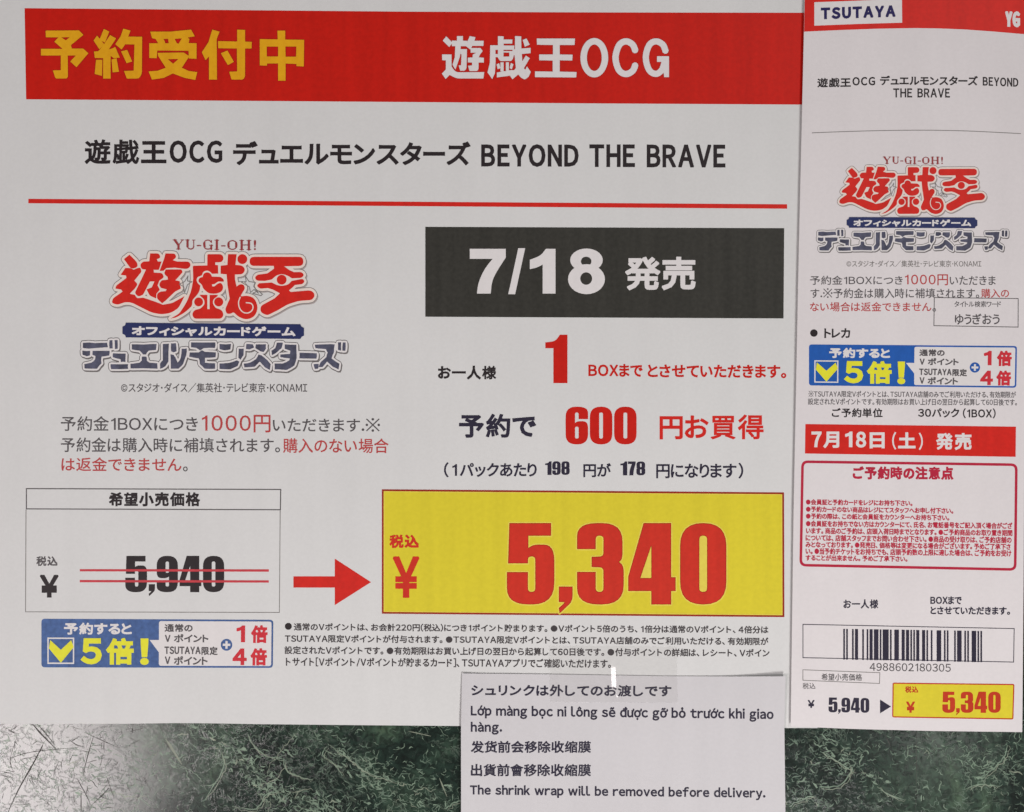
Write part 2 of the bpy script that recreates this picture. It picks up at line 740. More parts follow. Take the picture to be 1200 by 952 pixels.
def paper_sheet(name, edges, sheet, mat, nx, ny, thick=0.00011, level=0):
    """edges: functions left(y01), right(y01), top(x01), bottom(x01) -> points; Coons patch with real thickness"""
    le, ri, to, bo = edges
    U, Vv = np.meshgrid(np.linspace(0, 1, nx + 1), np.linspace(0, 1, ny + 1))
    P = np.zeros((ny + 1, nx + 1, 2))
    for j in range(ny + 1):
        for i in range(nx + 1):
            u, v = U[j, i], Vv[j, i]
            l, r, t, b = np.array(le(v)), np.array(ri(v)), np.array(to(u)), np.array(bo(u))
            c00, c10, c01, c11 = map(np.array, (to(0), to(1), bo(0), bo(1)))
            P[j, i] = (1 - u) * l + u * r + (1 - v) * t + v * b - ((1 - u) * (1 - v) * c00 + u * (1 - v) * c10 + (1 - u) * v * c01 + u * v * c11)
    flat = P.reshape(-1, 2)
    top = sheet.put(flat, 0.0)
    bot = top.copy()
    bot[:, 2] -= thick
    n = len(flat)
    V = np.concatenate([top, bot])
    F = []
    idx = lambda j, i: j * (nx + 1) + i
    for j in range(ny):
        for i in range(nx):
            a, b, c, d = idx(j, i), idx(j, i + 1), idx(j + 1, i + 1), idx(j + 1, i)
            F.append((a, d, c, b))
            F.append((n + a, n + b, n + c, n + d))
    ring = [idx(0, i) for i in range(nx)] + [idx(j, nx) for j in range(ny)] + [idx(ny, i) for i in range(nx, 0, -1)] + [idx(j, 0) for j in range(ny, 0, -1)]
    for k in range(len(ring)):
        a, b = ring[k], ring[(k + 1) % len(ring)]
        F.append((a, b, n + b, n + a))
    return link_mesh(name, V, F, mat, sheet.root, smooth=False)


def curve_fn(pts):
    P = np.array(pts, float)
    d = np.concatenate([[0], np.cumsum(np.linalg.norm(np.diff(P, axis=0), axis=1))])
    d /= d[-1]
    return lambda t: (float(np.interp(t, d, P[:, 0])), float(np.interp(t, d, P[:, 1])))


#---COUNTER---
def counter():
    m = bpy.data.materials.new('green_marble_laminate')
    m.use_nodes = True
    nt = m.node_tree
    L = nt.links.new
    b = nt.nodes['Principled BSDF']
    tc = nt.nodes.new('ShaderNodeTexCoord')

    def noise(scale, detail=4, dist=0.0, rough=0.5):
        n = nt.nodes.new('ShaderNodeTexNoise')
        n.inputs['Scale'].default_value = scale
        n.inputs['Detail'].default_value = detail
        n.inputs['Distortion'].default_value = dist
        n.inputs['Roughness'].default_value = rough
        L(tc.outputs['Object'], n.inputs['Vector'])
        return n

    def ramp(src, stops):
        r = nt.nodes.new('ShaderNodeValToRGB')
        e = r.color_ramp.elements
        while len(e) < len(stops):
            e.new(0.5)
        for k, (p, c) in enumerate(stops):
            e[k].position = p
            e[k].color = (*c, 1) if len(c) == 3 else c
        L(src, r.inputs['Fac'])
        return r
    big = noise(26, 8, 0.9, 0.62)
    base = ramp(big.outputs['Fac'], [(0.36, (0.006, 0.012, 0.009)), (0.50, (0.012, 0.025, 0.018)), (0.62, (0.032, 0.058, 0.038)), (0.74, (0.075, 0.118, 0.072))])
    fine = noise(420, 5, 1.2)
    fr = ramp(fine.outputs['Fac'], [(0.40, (0.6, 0.6, 0.6)), (0.62, (1.5, 1.5, 1.5))])
    mul = nt.nodes.new('ShaderNodeMix')
    mul.data_type = 'RGBA'
    mul.blend_type = 'MULTIPLY'
    mul.inputs['Factor'].default_value = 1
    L(base.outputs['Color'], mul.inputs['A'])
    L(fr.outputs['Color'], mul.inputs['B'])
    # thin natural vein lines: where a warped noise crosses its middle value
    vn = noise(75, 7, 1.6, 0.62)
    sub = nt.nodes.new('ShaderNodeMath')
    sub.operation = 'SUBTRACT'
    sub.inputs[1].default_value = 0.5
    ab = nt.nodes.new('ShaderNodeMath')
    ab.operation = 'ABSOLUTE'
    L(vn.outputs['Fac'], sub.inputs[0])
    L(sub.outputs[0], ab.inputs[0])
    lines = ramp(ab.outputs[0], [(0.0, (1, 1, 1)), (0.016, (0, 0, 0))])
    msk = ramp(noise(34, 4, 0.8).outputs['Fac'], [(0.46, (0, 0, 0)), (0.60, (0.8, 0.8, 0.8))])
    mm = nt.nodes.new('ShaderNodeMath')
    mm.operation = 'MULTIPLY'
    L(lines.outputs['Color'], mm.inputs[0])
    L(msk.outputs['Color'], mm.inputs[1])
    vmix = nt.nodes.new('ShaderNodeMix')
    vmix.data_type = 'RGBA'
    vmix.inputs['B'].default_value = (0.13, 0.17, 0.135, 1)
    L(mm.outputs[0], vmix.inputs['Factor'])
    L(mul.outputs['Result'], vmix.inputs['A'])
    L(vmix.outputs['Result'], b.inputs['Base Color'])
    wr = noise(420, 2, 1.5)
    bump = nt.nodes.new('ShaderNodeBump')
    bump.inputs['Strength'].default_value = 0.11
    bump.inputs['Distance'].default_value = 0.0002
    # fine creases in the worn film: narrow grooves along the crossings of a second noise
    cr = noise(130, 6, 2.0, 0.6)
    s2 = nt.nodes.new('ShaderNodeMath')
    s2.operation = 'SUBTRACT'
    s2.inputs[1].default_value = 0.5
    a2 = nt.nodes.new('ShaderNodeMath')
    a2.operation = 'ABSOLUTE'
    L(cr.outputs['Fac'], s2.inputs[0])
    L(s2.outputs[0], a2.inputs[0])
    groove = ramp(a2.outputs[0], [(0.0, (0, 0, 0)), (0.014, (1, 1, 1))])
    hsum = nt.nodes.new('ShaderNodeMath')
    hsum.operation = 'MULTIPLY_ADD'
    hsum.inputs[1].default_value = 0.35
    L(wr.outputs['Fac'], hsum.inputs[0])
    L(groove.outputs['Color'], hsum.inputs[2])
    L(hsum.outputs[0], bump.inputs['Height'])
    L(bump.outputs['Normal'], b.inputs['Normal'])
    b.inputs['Roughness'].default_value = 0.17
    b.inputs['Specular IOR Level'].default_value = 0.75

    def vein(name, c, rough):
        v = bpy.data.materials.new(name)
        v.use_nodes = True
        vb = v.node_tree.nodes['Principled BSDF']
        t = v.node_tree.nodes.new('ShaderNodeTexCoord')
        n = v.node_tree.nodes.new('ShaderNodeTexNoise')
        n.inputs['Scale'].default_value = 260
        mx = v.node_tree.nodes.new('ShaderNodeMix')
        mx.data_type = 'RGBA'
        mx.inputs['A'].default_value = (*[q * 0.45 for q in c], 1)
        mx.inputs['B'].default_value = (*[q * 1.5 for q in c], 1)
        v.node_tree.links.new(t.outputs['Object'], n.inputs['Vector'])
        v.node_tree.links.new(n.outputs['Fac'], mx.inputs['Factor'])
        v.node_tree.links.new(mx.outputs['Result'], vb.inputs['Base Color'])
        vb.inputs['Roughness'].default_value = rough
        vb.inputs['Specular IOR Level'].default_value = 0.45
        return v
    mats = [m, vein('pale_green_vein', (0.20, 0.275, 0.20), 0.34), vein('grey_green_vein', (0.115, 0.17, 0.125), 0.32),
            vein('bright_vein', (0.26, 0.29, 0.22), 0.3), vein('scratch_groove', (0.06, 0.055, 0.05), 0.8), vein('cloudy_patch', (0.055, 0.075, 0.056), 0.2)]
    sh = Sheet(None, z_counter)
    V, F, M = [], [], []

    def add(P, faces, mi, lift):
        n = sum(len(v) for v in V)
        p = sh.put(np.asarray(P, float), lift)
        V.append(p)
        for f in faces:
            a = p[list(f)]
            nz = np.cross(a[1] - a[0], a[2] - a[0])[2]
            f = f if nz > 0 else f[::-1]
            F.append(tuple(n + i for i in f))
            M.append(mi)

    # the slab: a 20 mm thick board
    X0, X1, Y0, Y1 = -900, 2100, -900, 1850
    add([(X0, Y0), (X1, Y0), (X1, Y1), (X0, Y1)], [(0, 1, 2, 3)], 0, 0)
    low = [(X0, Y0), (X1, Y0), (X1, Y1), (X0, Y1)]
    add(low, [(0, 1, 2, 3)], 0, -0.02)
    for k in range(4):
        a, c = k, (k + 1) % 4
        F.append((a, 4 + a, 4 + c, c))
        M.append(0)

    def ribbon(pts, w0, mi, lift):
        P = np.array(pts, float)
        d = np.gradient(P, axis=0)
        d /= np.linalg.norm(d, axis=1)[:, None] + 1e-9
        nr = np.stack([-d[:, 1], d[:, 0]], 1)
        t = np.linspace(0, 1, len(P))
        w = w0 * (0.25 + 0.75 * np.sin(np.pi * np.clip(t, 0.04, 0.96))) * (0.75 + 0.5 * rng.random(len(P)))
        A = P + nr * w[:, None] / 2
        B = P - nr * w[:, None] / 2
        n = len(P)
        add(np.concatenate([A, B]), [(i, i + 1, n + i + 1, n + i) for i in range(n - 1)], mi, lift)

    def fleck(x, y, length, w, mi, ang=None, wig=0.55, step=2.2):
        a0 = rng.normal(0.25, 0.75) if ang is None else ang
        pts = [(x, y)]
        for _ in range(max(3, int(length / step))):
            a0 += rng.normal(0, 0.12)
            a = a0 + rng.normal(0, wig * 0.8)
            st = step * rng.uniform(0.6, 1.5)
            x += math.cos(a) * st
            y += math.sin(a) * st
            pts.append((x, y))
        ribbon(pts, w, mi, (2 + (len(V) % 37) * 0.25) * 1e-6)

    # clusters of pale veining drift diagonally across the board
    def dens(x, y):
        d = 0.15
        for cx, cy, sx, sy, an, amp in CL:
            dx, dy = x - cx, y - cy
            u = dx * math.cos(an) + dy * math.sin(an)
            v = -dx * math.sin(an) + dy * math.cos(an)
            d += amp * math.exp(-(u / sx) ** 2 - (v / sy) ** 2)
        return d
    CL = [(290, 900, 70, 13, 0.66, 2.2), (355, 942, 40, 12, 0.1, 1.6), (350, 880, 60, 16, 0.2, 0.5), (420, 895, 45, 14, 0.6, 0.9), (455, 925, 55, 20, 0.1, 0.7), (180, 885, 50, 22, -0.2, 0.5),
          (970, 880, 50, 22, 0.3, 0.6), (1010, 905, 60, 14, 0.7, 0.5), (1160, 900, 45, 25, -0.4, 0.9), (1110, 880, 50, 15, 0.1, 0.5), (950, 930, 40, 22, -0.3, 0.6),
          (60, 900, 90, 40, 0.4, 0.5), (620, 1000, 160, 50, 0.3, 0.8), (250, 1040, 120, 40, 0.5, 0.9), (1050, 1040, 150, 50, -0.3, 0.9)]
    n = 0
    tries = 0
    while n < 3500 and tries < 60000:
        tries += 1
        x, y = rng.uniform(-120, 1320), rng.uniform(815, 1080)
        if 560 < x < 900 and y < 955 and rng.random() < 0.85:
            continue
        d = dens(x, y)
        if rng.random() > d * 0.75:
            continue
        q = rng.random()
        mi = (3 if q > 0.9 else 1) if (d > 0.75 and q > 0.25) else (3 if q > 0.975 else (1 if q > 0.8 else 2))
        fleck(x, y, rng.gamma(1.3, 3.8) + 3.0, min(1.5, 0.4 + rng.gamma(2.0, 0.30)) * (1.35 if d > 0.9 else 1), mi, wig=0.9)
        n += 1
    # cloudy pale patches under the veining
    for _ in range(520):
        for _t in range(50):
            x, y = rng.uniform(-80, 1300), rng.uniform(825, 1050)
            if rng.random() < (dens(x, y) - 0.3) * 0.55:
                break
        else:
            continue
        r = rng.uniform(1.0, 3.0)
        n_ = 13
        an = np.arange(n_) * 2 * math.pi / n_
        rr = r * (0.3 + 1.2 * rng.random(n_))
        t_ = 0.5 + rng.normal(0, 0.3)
        px_, py_ = rr * np.cos(an) * 1.7, rr * np.sin(an) * 0.6
        pts = np.stack([x + px_ * math.cos(t_) - py_ * math.sin(t_), y + px_ * math.sin(t_) + py_ * math.cos(t_)], 1)
        add(np.concatenate([[[x, y]], pts]), [(0, 1 + i, 1 + (i + 1) % n_) for i in range(n_)], 5 if rng.random() < 0.7 else 1, (0.5 + 0.004 * _) * 1e-6)
    # long branching veins
    for pts in [[(385, 872), (395, 880), (408, 888), (420, 899), (432, 906), (452, 913), (470, 918)], [(383, 874), (378, 885), (388, 893), (402, 910)],
                [(290, 860), (296, 872), (312, 886), (330, 889)], [(332, 889), (336, 903), (350, 910), (366, 914)],
                [(272, 945), (300, 948), (312, 932), (330, 926)], [(240, 938), (262, 900), (258, 880)], [(520, 948), (535, 940), (545, 938)],
                [(960, 880), (980, 892), (1000, 905)], [(925, 945), (945, 935), (955, 934)], [(1150, 915), (1165, 900), (1178, 885), (1180, 872)],
                [(1028, 922), (1042, 932), (1060, 937)], [(960, 922), (985, 920), (1000, 900)], [(1130, 925), (1150, 920), (1170, 922)]]:
        c = spline(pts, 6, False) + rng.normal(0, 0.5, (6 * (len(pts) - 1) + 1, 2))
        ribbon(c, 1.4, 1, 13e-6)
        ribbon(c + rng.normal(0, 1.0, c.shape) + 2.0, 0.9, 3, 14e-6)
    for _ in range(1700):
        for _t in range(30):
            x, y = rng.uniform(-60, 1280), rng.uniform(830, 1010)
            if rng.random() < (dens(x, y) - 0.05) * 0.5:
                break
        if 560 < x < 900 and y < 955:
            continue
        fleck(x, y, rng.uniform(3, 10), rng.uniform(0.35, 0.8), 1 if rng.random() < 0.5 else 2, wig=1.0)
    for _ in range(46):
        for _t in range(60):
            x, y = rng.uniform(-60, 1280), rng.uniform(835, 1040)
            if rng.random() < dens(x, y) * 0.6:
                break
        a = rng.normal(0.45, 0.6)
        pts = [(x, y)]
        for _k in range(int(rng.uniform(9, 26))):
            a += rng.normal(0, 0.16)
            b_ = a + rng.normal(0, 0.55)
            x += 3.4 * math.cos(b_)
            y += 3.4 * math.sin(b_)
            pts.append((x, y))
            if rng.random() < 0.16:
                fleck(x, y, rng.uniform(8, 22), rng.uniform(0.5, 1.0), 2 if rng.random() < .5 else 1, a + rng.choice([-1, 1]) * rng.uniform(0.5, 1.2), 0.7)
        ribbon(pts, rng.uniform(0.6, 1.1), 1 if rng.random() < 0.7 else 3, (12 + 0.02 * _) * 1e-6)
    # wear: long scratches and the bright nick
    for pts, w, mi in [([(36, 846), (48, 860), (66, 878)], 1.4, 4), ([(41, 846), (52, 858), (64, 873)], 0.9, 4), ([(52, 869), (40, 893), (22, 925), (8, 955)], 1.3, 4),
                       ([(110, 862), (103, 885), (97, 910)], 0.9, 4), ([(90, 912), (100, 930), (106, 943)], 0.9, 4), ([(95, 928), (95, 955)], 0.9, 4),
                       ([(107, 944), (120, 932), (128, 923)], 0.9, 4), ([(10, 890), (26, 884), (48, 880), (92, 876)], 0.7, 4), ([(20, 863), (12, 890), (16, 905)], 0.6, 4),
                       ([(86, 883), (80, 895)], 0.7, 4), ([(125, 911), (130, 925), (134, 936)], 0.7, 4), ([(98, 858), (120, 868), (140, 877)], 0.7, 4),
                       ([(194, 866), (203, 880), (213, 896)], 2.6, 3), ([(192, 868), (200, 879)], 1.2, 4), ([(515, 912), (519, 922), (524, 934)], 1.2, 3),
                       ([(478, 857), (492, 860), (505, 863)], 0.9, 3), ([(1074, 856), (1074, 900), (1073, 956)], 0.5, 4), ([(1038, 862), (1044, 876)], 0.7, 4), ([(1082, 860), (1092, 868)], 0.8, 4)]:
        c = spline(pts, 8, False)
        ribbon(c, w * 1.15, mi, 16e-6)
    for _ in range(240):
        x, y = rng.uniform(-120, 170), rng.uniform(835, 1000)
        fleck(x, y, rng.gamma(2, 4) + 3, rng.uniform(0.45, 0.85), 4, ang=rng.uniform(0, math.pi), wig=0.16)
    o = link_mesh('counter_surface', np.concatenate(V), F, mats, None, M)
    o['kind'] = 'structure'
    o['label'] = 'dark green marbled laminate counter with pale veins and scratches'
    return o


counter()

#---POSTER---
poster = thing('price_poster', 'large white landscape poster with red heading band, black date panel and yellow price box', 'poster')
P = Sheet(poster, z_poster)
bot = [(-46, 848.5), (60, 848.6), (150, 848.4), (205, 847.6), (245, 847.8), (300, 848.8), (420, 850), (540, 851), (760, 852.5), (958, 853.5)]
paper_sheet('paper_sheet', (curve_fn([(-40, -40), (-46, 848.5)]), curve_fn([(962, -40), (958, 853.5)]), curve_fn([(-40, -40), (962, -40)]), curve_fn(bot)), P, PAPER, 84, 76)

bandtop = [(28.8, 9.8), (160, 11.0), (480, 13.9), (700, 14.8), (952, 15.2)]
bandbot = [(946, 122.8), (700, 121.4), (480, 119.8), (160, 117.5), (30.6, 116.6)]
band = shape('heading_band', [[pos(bandtop + bandbot)]], RED, P)
R1 = lambda pts, ox=40: [(p[0] / 8.571 + ox, p[1] / 8.571 + 25, *[r / 8.571 for r in p[2:]]) for p in pts]
R4 = lambda pts: [(p[0] / 10 + 510, p[1] / 10 + 30, *[r / 10 for r in p[2:]]) for p in pts]
R5 = lambda pts: [(p[0] / 6.316 + 610, p[1] / 6.316 + 30, *[r / 6.316 for r in p[2:]]) for p in pts]
solid = lambda pts: pos(rp(pts, 4))
void = lambda pts: neg(rp(pts, 4))
GOLD_WORD = [
    [solid(R1([(115, 95), (450, 93), (495, 137), (370, 240), (378, 275), (492, 275), (545, 322), (425, 463), (363, 405), (418, 345), (337, 345), (339, 560, 14), (325, 576, 6), (215, 576, 12), (188, 495),
               (268, 493), (268, 345), (68, 345), (68, 278), (285, 278), (203, 207), (243, 163), (118, 162)])), void(R1([(272, 162), (358, 162), (318, 192)]))],
    [solid(R1(p)) for p in (
        [(700, 78), (755, 105), (712, 215), (655, 190)], [(632, 145), (705, 232), (655, 282), (597, 195)], [(763, 140), (824, 173), (745, 292), (690, 335), (630, 320), (700, 235)],
        [(600, 305), (700, 298), (790, 272), (815, 258), (860, 365), (800, 372), (770, 350), (700, 372), (610, 370)], [(693, 340), (768, 340), (768, 577), (693, 577)],
        [(622, 388), (685, 388), (682, 550), (608, 530)], [(778, 385), (828, 372), (852, 508), (788, 515)],
        [(895, 75), (968, 95), (945, 155), (1085, 157), (1082, 535, 30), (1050, 577, 20), (930, 577, 10), (903, 500), (1000, 497), (1008, 235), (915, 232), (878, 285), (815, 232), (870, 150)],
        [(873, 303), (935, 288), (985, 405), (928, 422)])],
    [solid(R1([(95, 105), (300, 105), (505, 85), (542, 152), (470, 165), (490, 180), (480, 220), (560, 222), (560, 378), (482, 375), (480, 298), (165, 295), (160, 372), (85, 370), (85, 222), (175, 222), (150, 180), (112, 170)], 165)),
     void(R1([(228, 178), (275, 178), (280, 222), (248, 222)], 165)), void(R1([(340, 178), (412, 173), (380, 226), (362, 222)], 165)),
     solid(R1([(170, 318), (430, 315), (488, 352), (412, 468), (480, 500), (567, 512), (548, 590), (440, 570), (322, 525), (230, 570), (112, 587), (78, 505), (170, 498), (250, 468), (175, 350)], 165)),
     void(R1([(272, 382), (378, 380), (325, 428)], 165))],
    [solid(R1([(718, 85), (792, 105), (762, 180), (765, 587), (685, 587), (685, 355), (650, 392), (613, 312), (680, 210)], 165)),
     solid(R1([(968, 85), (1047, 88), (1047, 205), (1115, 208), (1112, 275), (1047, 275), (1047, 562, 25), (1025, 587, 12), (912, 587, 8), (888, 508), (968, 505), (965, 275), (778, 272), (775, 200), (968, 205)], 165)),
     solid(R1([(803, 322), (870, 295), (935, 408), (875, 442)], 165))],
    [solid(R1([(815, 95), (893, 95), (893, 185), (1083, 187), (1080, 455), (1007, 452), (1005, 430), (897, 425), (897, 598), (822, 598), (822, 425), (712, 425), (710, 447), (638, 445), (637, 180), (818, 183)], 230)),
     void(R1([(708, 255), (822, 255), (822, 355), (708, 355)], 230)), void(R1([(895, 255), (1005, 255), (1003, 357), (897, 357)], 230))],
]
WHITE_WORD = [
    [solid(R4(p)) for p in (
        [(88, 178), (130, 128), (202, 203), (165, 254)], [(195, 178), (375, 180), (372, 243), (195, 243)], [(255, 125), (325, 125), (325, 190), (255, 190)],
        [(235, 238), (300, 238), (292, 360), (237, 518), (203, 462), (230, 370)], [(296, 277), (372, 277), (367, 505, 15), (345, 531, 12), (293, 531), (275, 470), (303, 465), (308, 337), (296, 337)],
        [(405, 125), (472, 138), (460, 180), (568, 180), (565, 240), (435, 240), (412, 283), (355, 240)],
        [(415, 264), (530, 264), (557, 300), (525, 342), (510, 375), (570, 378), (570, 435), (508, 435), (508, 512, 15), (490, 535, 10), (402, 535), (385, 472), (432, 468), (432, 435), (382, 433), (382, 378), (438, 375), (440, 342), (480, 320), (415, 320)],
        [(80, 340), (192, 340), (192, 480), (230, 538, 30), (270, 549), (575, 547), (565, 622), (250, 622, 40), (170, 580), (122, 628), (78, 565), (125, 515), (125, 410), (82, 408)])],
    [solid(R4(p)) for p in (
        [(735, 125), (802, 128), (802, 250), (735, 250)], [(795, 165), (905, 165), (903, 213), (795, 213)], [(645, 232), (928, 236), (925, 286), (645, 286)],
        [(645, 235), (705, 235), (708, 420), (700, 560), (668, 630), (613, 550), (640, 440)],
        [(735, 285), (800, 285), (800, 418), (760, 418, 15), (735, 380)], [(795, 365), (915, 365), (912, 392, 15), (890, 417, 12), (795, 417)], [(868, 300), (922, 300), (918, 370), (868, 370)], [(800, 300), (868, 300), (868, 318), (800, 318)],
        [(700, 335), (740, 335), (740, 372), (700, 372)],
        [(765, 432), (802, 432), (802, 540), (765, 540)], [(828, 432), (864, 432), (864, 530), (828, 530)], [(718, 456), (750, 442), (766, 500), (732, 512)], [(872, 500), (886, 440), (918, 455), (898, 515)],
        [(722, 552), (880, 524), (920, 524), (940, 560), (905, 585), (722, 610)],
        [(935, 125), (1008, 128), (1010, 270), (1118, 262), (1118, 325), (1015, 335), (1022, 420), (1062, 352), (1108, 385), (1040, 500), (1055, 520), (1075, 480), (1120, 545), (1095, 602, 10), (1050, 635, 15), (1010, 615),
         (972, 575), (905, 632), (872, 582), (945, 500), (930, 350), (905, 350), (905, 290), (935, 278)],
        [(1025, 170), (1070, 152), (1108, 225), (1050, 250)])],
    [solid(R5([(120, 97), (403, 97), (400, 145), (290, 145), (290, 215), (385, 217), (383, 260), (290, 258), (290, 342), (415, 345), (412, 385), (107, 383), (107, 340), (238, 342), (238, 260), (138, 258), (138, 215), (240, 215), (240, 145), (122, 143)]))],
    [pos(np.array(R5(ell(546, 239, 103, 146, 40)))), neg(np.array(R5(ell(546, 239, 55, 98, 36))))],
    stroke(np.array(R5(spline([(850, 190), (830, 142), (780, 118), (730, 146), (703, 238), (728, 330), (780, 360), (830, 336), (850, 290)], 5, False))), 47 / 6.316, caps=False),
    stroke(np.array(R5(spline([(1075, 195), (1053, 142), (1002, 118), (952, 146), (927, 238), (952, 330), (1002, 359), (1046, 330), (1066, 272)], 5, False))), 46 / 6.316, caps=False) +
    [solid(R5([(1010, 228), (1099, 228), (1099, 383), (1063, 383), (1058, 340), (1046, 270), (1010, 270)]))],
]
shape('heading_text', GOLD_WORD, GOLD, P, band, 3)
shape('lettering_rim', [fat(g, 0.75, 6) for g in GOLD_WORD], DEEPRED, P, band, 2)
shape('lettering_rim', [fat(g, 0.55, 6) for g in WHITE_WORD], DEEPRED, P, band, 2)
shape('heading_text', WHITE_WORD, WHITE, P, band, 3)

text('subtitle_text', [('遊戯王', (99.2, 163.4, 195, 192.6), dict(wt=1.0)), ('OCG', (198.8, 164.8, 260.4, 191), dict(wt=0.95, gap=0.12)),
                       ('デュエルモンスターズ', (273.2, 165.6, 551.2, 193.6), dict(wt=0.9)),
                       ('BEYOND', (564, 169.2, 678, 195.6), dict(wt=0.95, gap=0.12)), ('THE', (690.8, 169.5, 744, 195.8), dict(wt=0.95, gap=0.12)),
                       ('BRAVE', (758, 169.7, 850, 196.2), dict(wt=0.95, gap=0.11))], BLACK, P, None, 1, slope=0.002, gap=0.06)
shape('divider_line', [[pos([(33.2, 233.2), (480, 236.6), (922.4, 239.6), (922.4, 244.8), (480, 241.8), (33.2, 238.4)])]], RED2, P)

#---LOGO---
Z1 = lambda pts: [((p[0]) / 8.654 + 120, (p[1]) / 8.654 + 270, *[r / 8.654 for r in p[2:]]) for p in pts]
Z2 = lambda pts: [((p[0]) / 8.65 + 210, (p[1]) / 8.65 + 270, *[r / 8.65 for r in p[2:]]) for p in pts]
Z3 = lambda pts: [((p[0]) / 8.655 + 270, (p[1]) / 8.655 + 270, *[r / 8.655 for r in p[2:]]) for p in pts]
Z4 = lambda pts: [(p[0] / 7.06 + 90, p[1] / 7.06 + 370) for p in pts]
Z5 = lambda pts: [(p[0] / 6.667 + 240, p[1] / 6.667 + 370) for p in pts]

KANJI = [
    Z1([(218, 293), (275, 248, 6), (352, 325, 25), (360, 370, 25), (315, 390, 25), (285, 385, 15)]),
    Z1([(232, 383), (290, 385), (315, 402, 10), (352, 385), (385, 378, 15), (398, 420, 18), (325, 510), (358, 548, 18), (330, 590), (277, 645), (328, 655), (352, 690, 12),
        (412, 684), (470, 702), (590, 745), (612, 756), (710, 738, 30), (833, 668), (775, 785, 30), (700, 838, 40), (600, 854, 40), (500, 836, 40), (400, 786, 40), (300, 735, 30),
        (235, 728, 30), (150, 757, 25), (92, 738, 28), (108, 690, 15), (205, 622), (190, 602), (130, 592, 10), (142, 560, 8), (243, 485), (240, 460), (185, 452)]),
    Z1([(484, 235), (572, 235, 20), (592, 278, 20), (552, 294), (562, 317), (600, 318), (572, 402), (520, 402), (522, 430), (605, 434, 18), (626, 478, 20), (578, 510, 12), (560, 560),
        (582, 604), (548, 645), (545, 692), (480, 664, 20), (448, 600), (500, 580), (527, 520), (482, 520), (412, 655, 15), (362, 676, 25), (328, 636, 20), (442, 400),
        (400, 395, 15), (380, 350, 28), (412, 318, 15), (475, 315)]),
    Z1([(640, 235), (738, 237, 22), (750, 278, 20), (714, 304), (760, 318), (882, 318, 30), (898, 360, 30), (865, 394, 25), (800, 388), (735, 380), (650, 384), (618, 412), (580, 412), (622, 300)]),
    Z1([(642, 398), (802, 397, 12), (814, 426, 12), (740, 508), (787, 518, 12), (786, 550), (797, 592, 8), (738, 622), (640, 715, 12), (605, 742), (553, 692, 20), (555, 640, 22), (592, 622, 12),
        (640, 618), (652, 600), (592, 586, 15), (572, 545, 22), (602, 508, 12), (665, 500), (660, 475), (624, 440, 18)]),
    Z2([(285, 243, 14), (432, 243, 26), (454, 285, 28), (430, 324, 20), (365, 326), (365, 352), (394, 355), (395, 440), (333, 442), (312, 420, 14), (280, 406, 22), (243, 422, 14), (230, 458, 10),
        (184, 476, 14), (174, 505, 14), (186, 535, 12), (214, 562), (206, 620, 30), (178, 660, 30), (132, 710, 20), (132, 765, 20), (60, 832, 40), (-30, 884, 20), (-89, 896), (0, 846, 30), (72, 736, 40), (120, 620, 40),
        (142, 505, 30), (138, 360, 14), (285, 357)]),
    Z2([(280, 424, 30), (318, 438, 18), (332, 470), (420, 473, 14), (452, 500, 14), (452, 522), (396, 520), (360, 545), (332, 550), (334, 568), (356, 570), (386, 545, 10), (420, 530, 18), (448, 565, 25),
        (438, 618, 30), (380, 645, 30), (300, 642, 30), (242, 592, 25), (230, 552, 12), (190, 518, 18), (205, 482, 18), (238, 474), (246, 440, 15)]),
    Z2([(205, 655), (285, 655), (285, 800), (308, 800), (308, 655), (392, 655), (386, 672), (345, 700, 20), (340, 745, 20), (370, 788, 15), (430, 808, 25), (452, 855, 30), (430, 897, 25), (150, 897, 25), (128, 850, 30),
        (155, 810, 20), (215, 795, 15), (258, 750, 20), (252, 700, 20), (215, 668, 10)]),
    [*map(tuple, ell(197 / 8.65 + 210, 727 / 8.65 + 270, 45 / 8.65))],
    [*map(tuple, ell(400 / 8.65 + 210, 727 / 8.65 + 270, 46 / 8.65))],
    Z2([(495, 243), (582, 243), (572, 335), (570, 352), (642, 358, 30), (672, 402, 35), (642, 447, 30), (565, 449), (566, 500), (582, 572), (610, 548, 20), (652, 548, 22), (668, 590, 20), (618, 672, 20),
        (690, 662, 30), (762, 686, 40), (802, 780, 50), (770, 872, 50), (690, 908, 50), (610, 886, 40), (550, 830, 15), (522, 848, 20), (480, 848, 22), (466, 800, 22), (512, 695), (490, 560), (480, 447), (420, 442), (420, 360), (488, 352)]),
    [*map(tuple, ell(640 / 8.65 + 210, 293 / 8.65 + 270, 50 / 8.65))],
    Z3([(195, 270, 46), (740, 270, 46), (740, 362, 46), (545, 366), (600, 405), (645, 425), (722, 424, 22), (750, 452, 24), (722, 484, 20), (625, 488), (572, 456, 30), (520, 444, 20), (465, 458, 30), (420, 500),
        (350, 514), (268, 512, 20), (246, 482, 24), (270, 452, 22), (375, 438), (442, 390), (440, 362), (195, 362, 46)]),
    [*map(tuple, ell(520 / 8.655 + 270, 502 / 8.655 + 270, 50 / 8.655))],
    Z3([(290, 538), (420, 530), (470, 556, 20), (520, 566, 20), (585, 552, 20), (622, 514), (735, 492, 20), (754, 520, 20), (732, 546, 18), (655, 556), (595, 612), (612, 626), (820, 608, 32), (862, 655, 38),
        (830, 708, 30), (700, 716, 40), (580, 752, 40), (480, 812, 20), (370, 866, 30), (304, 830, 30), (306, 768, 30), (450, 690), (502, 640), (430, 602), (380, 587), (300, 594, 20), (266, 565, 18)]),
]
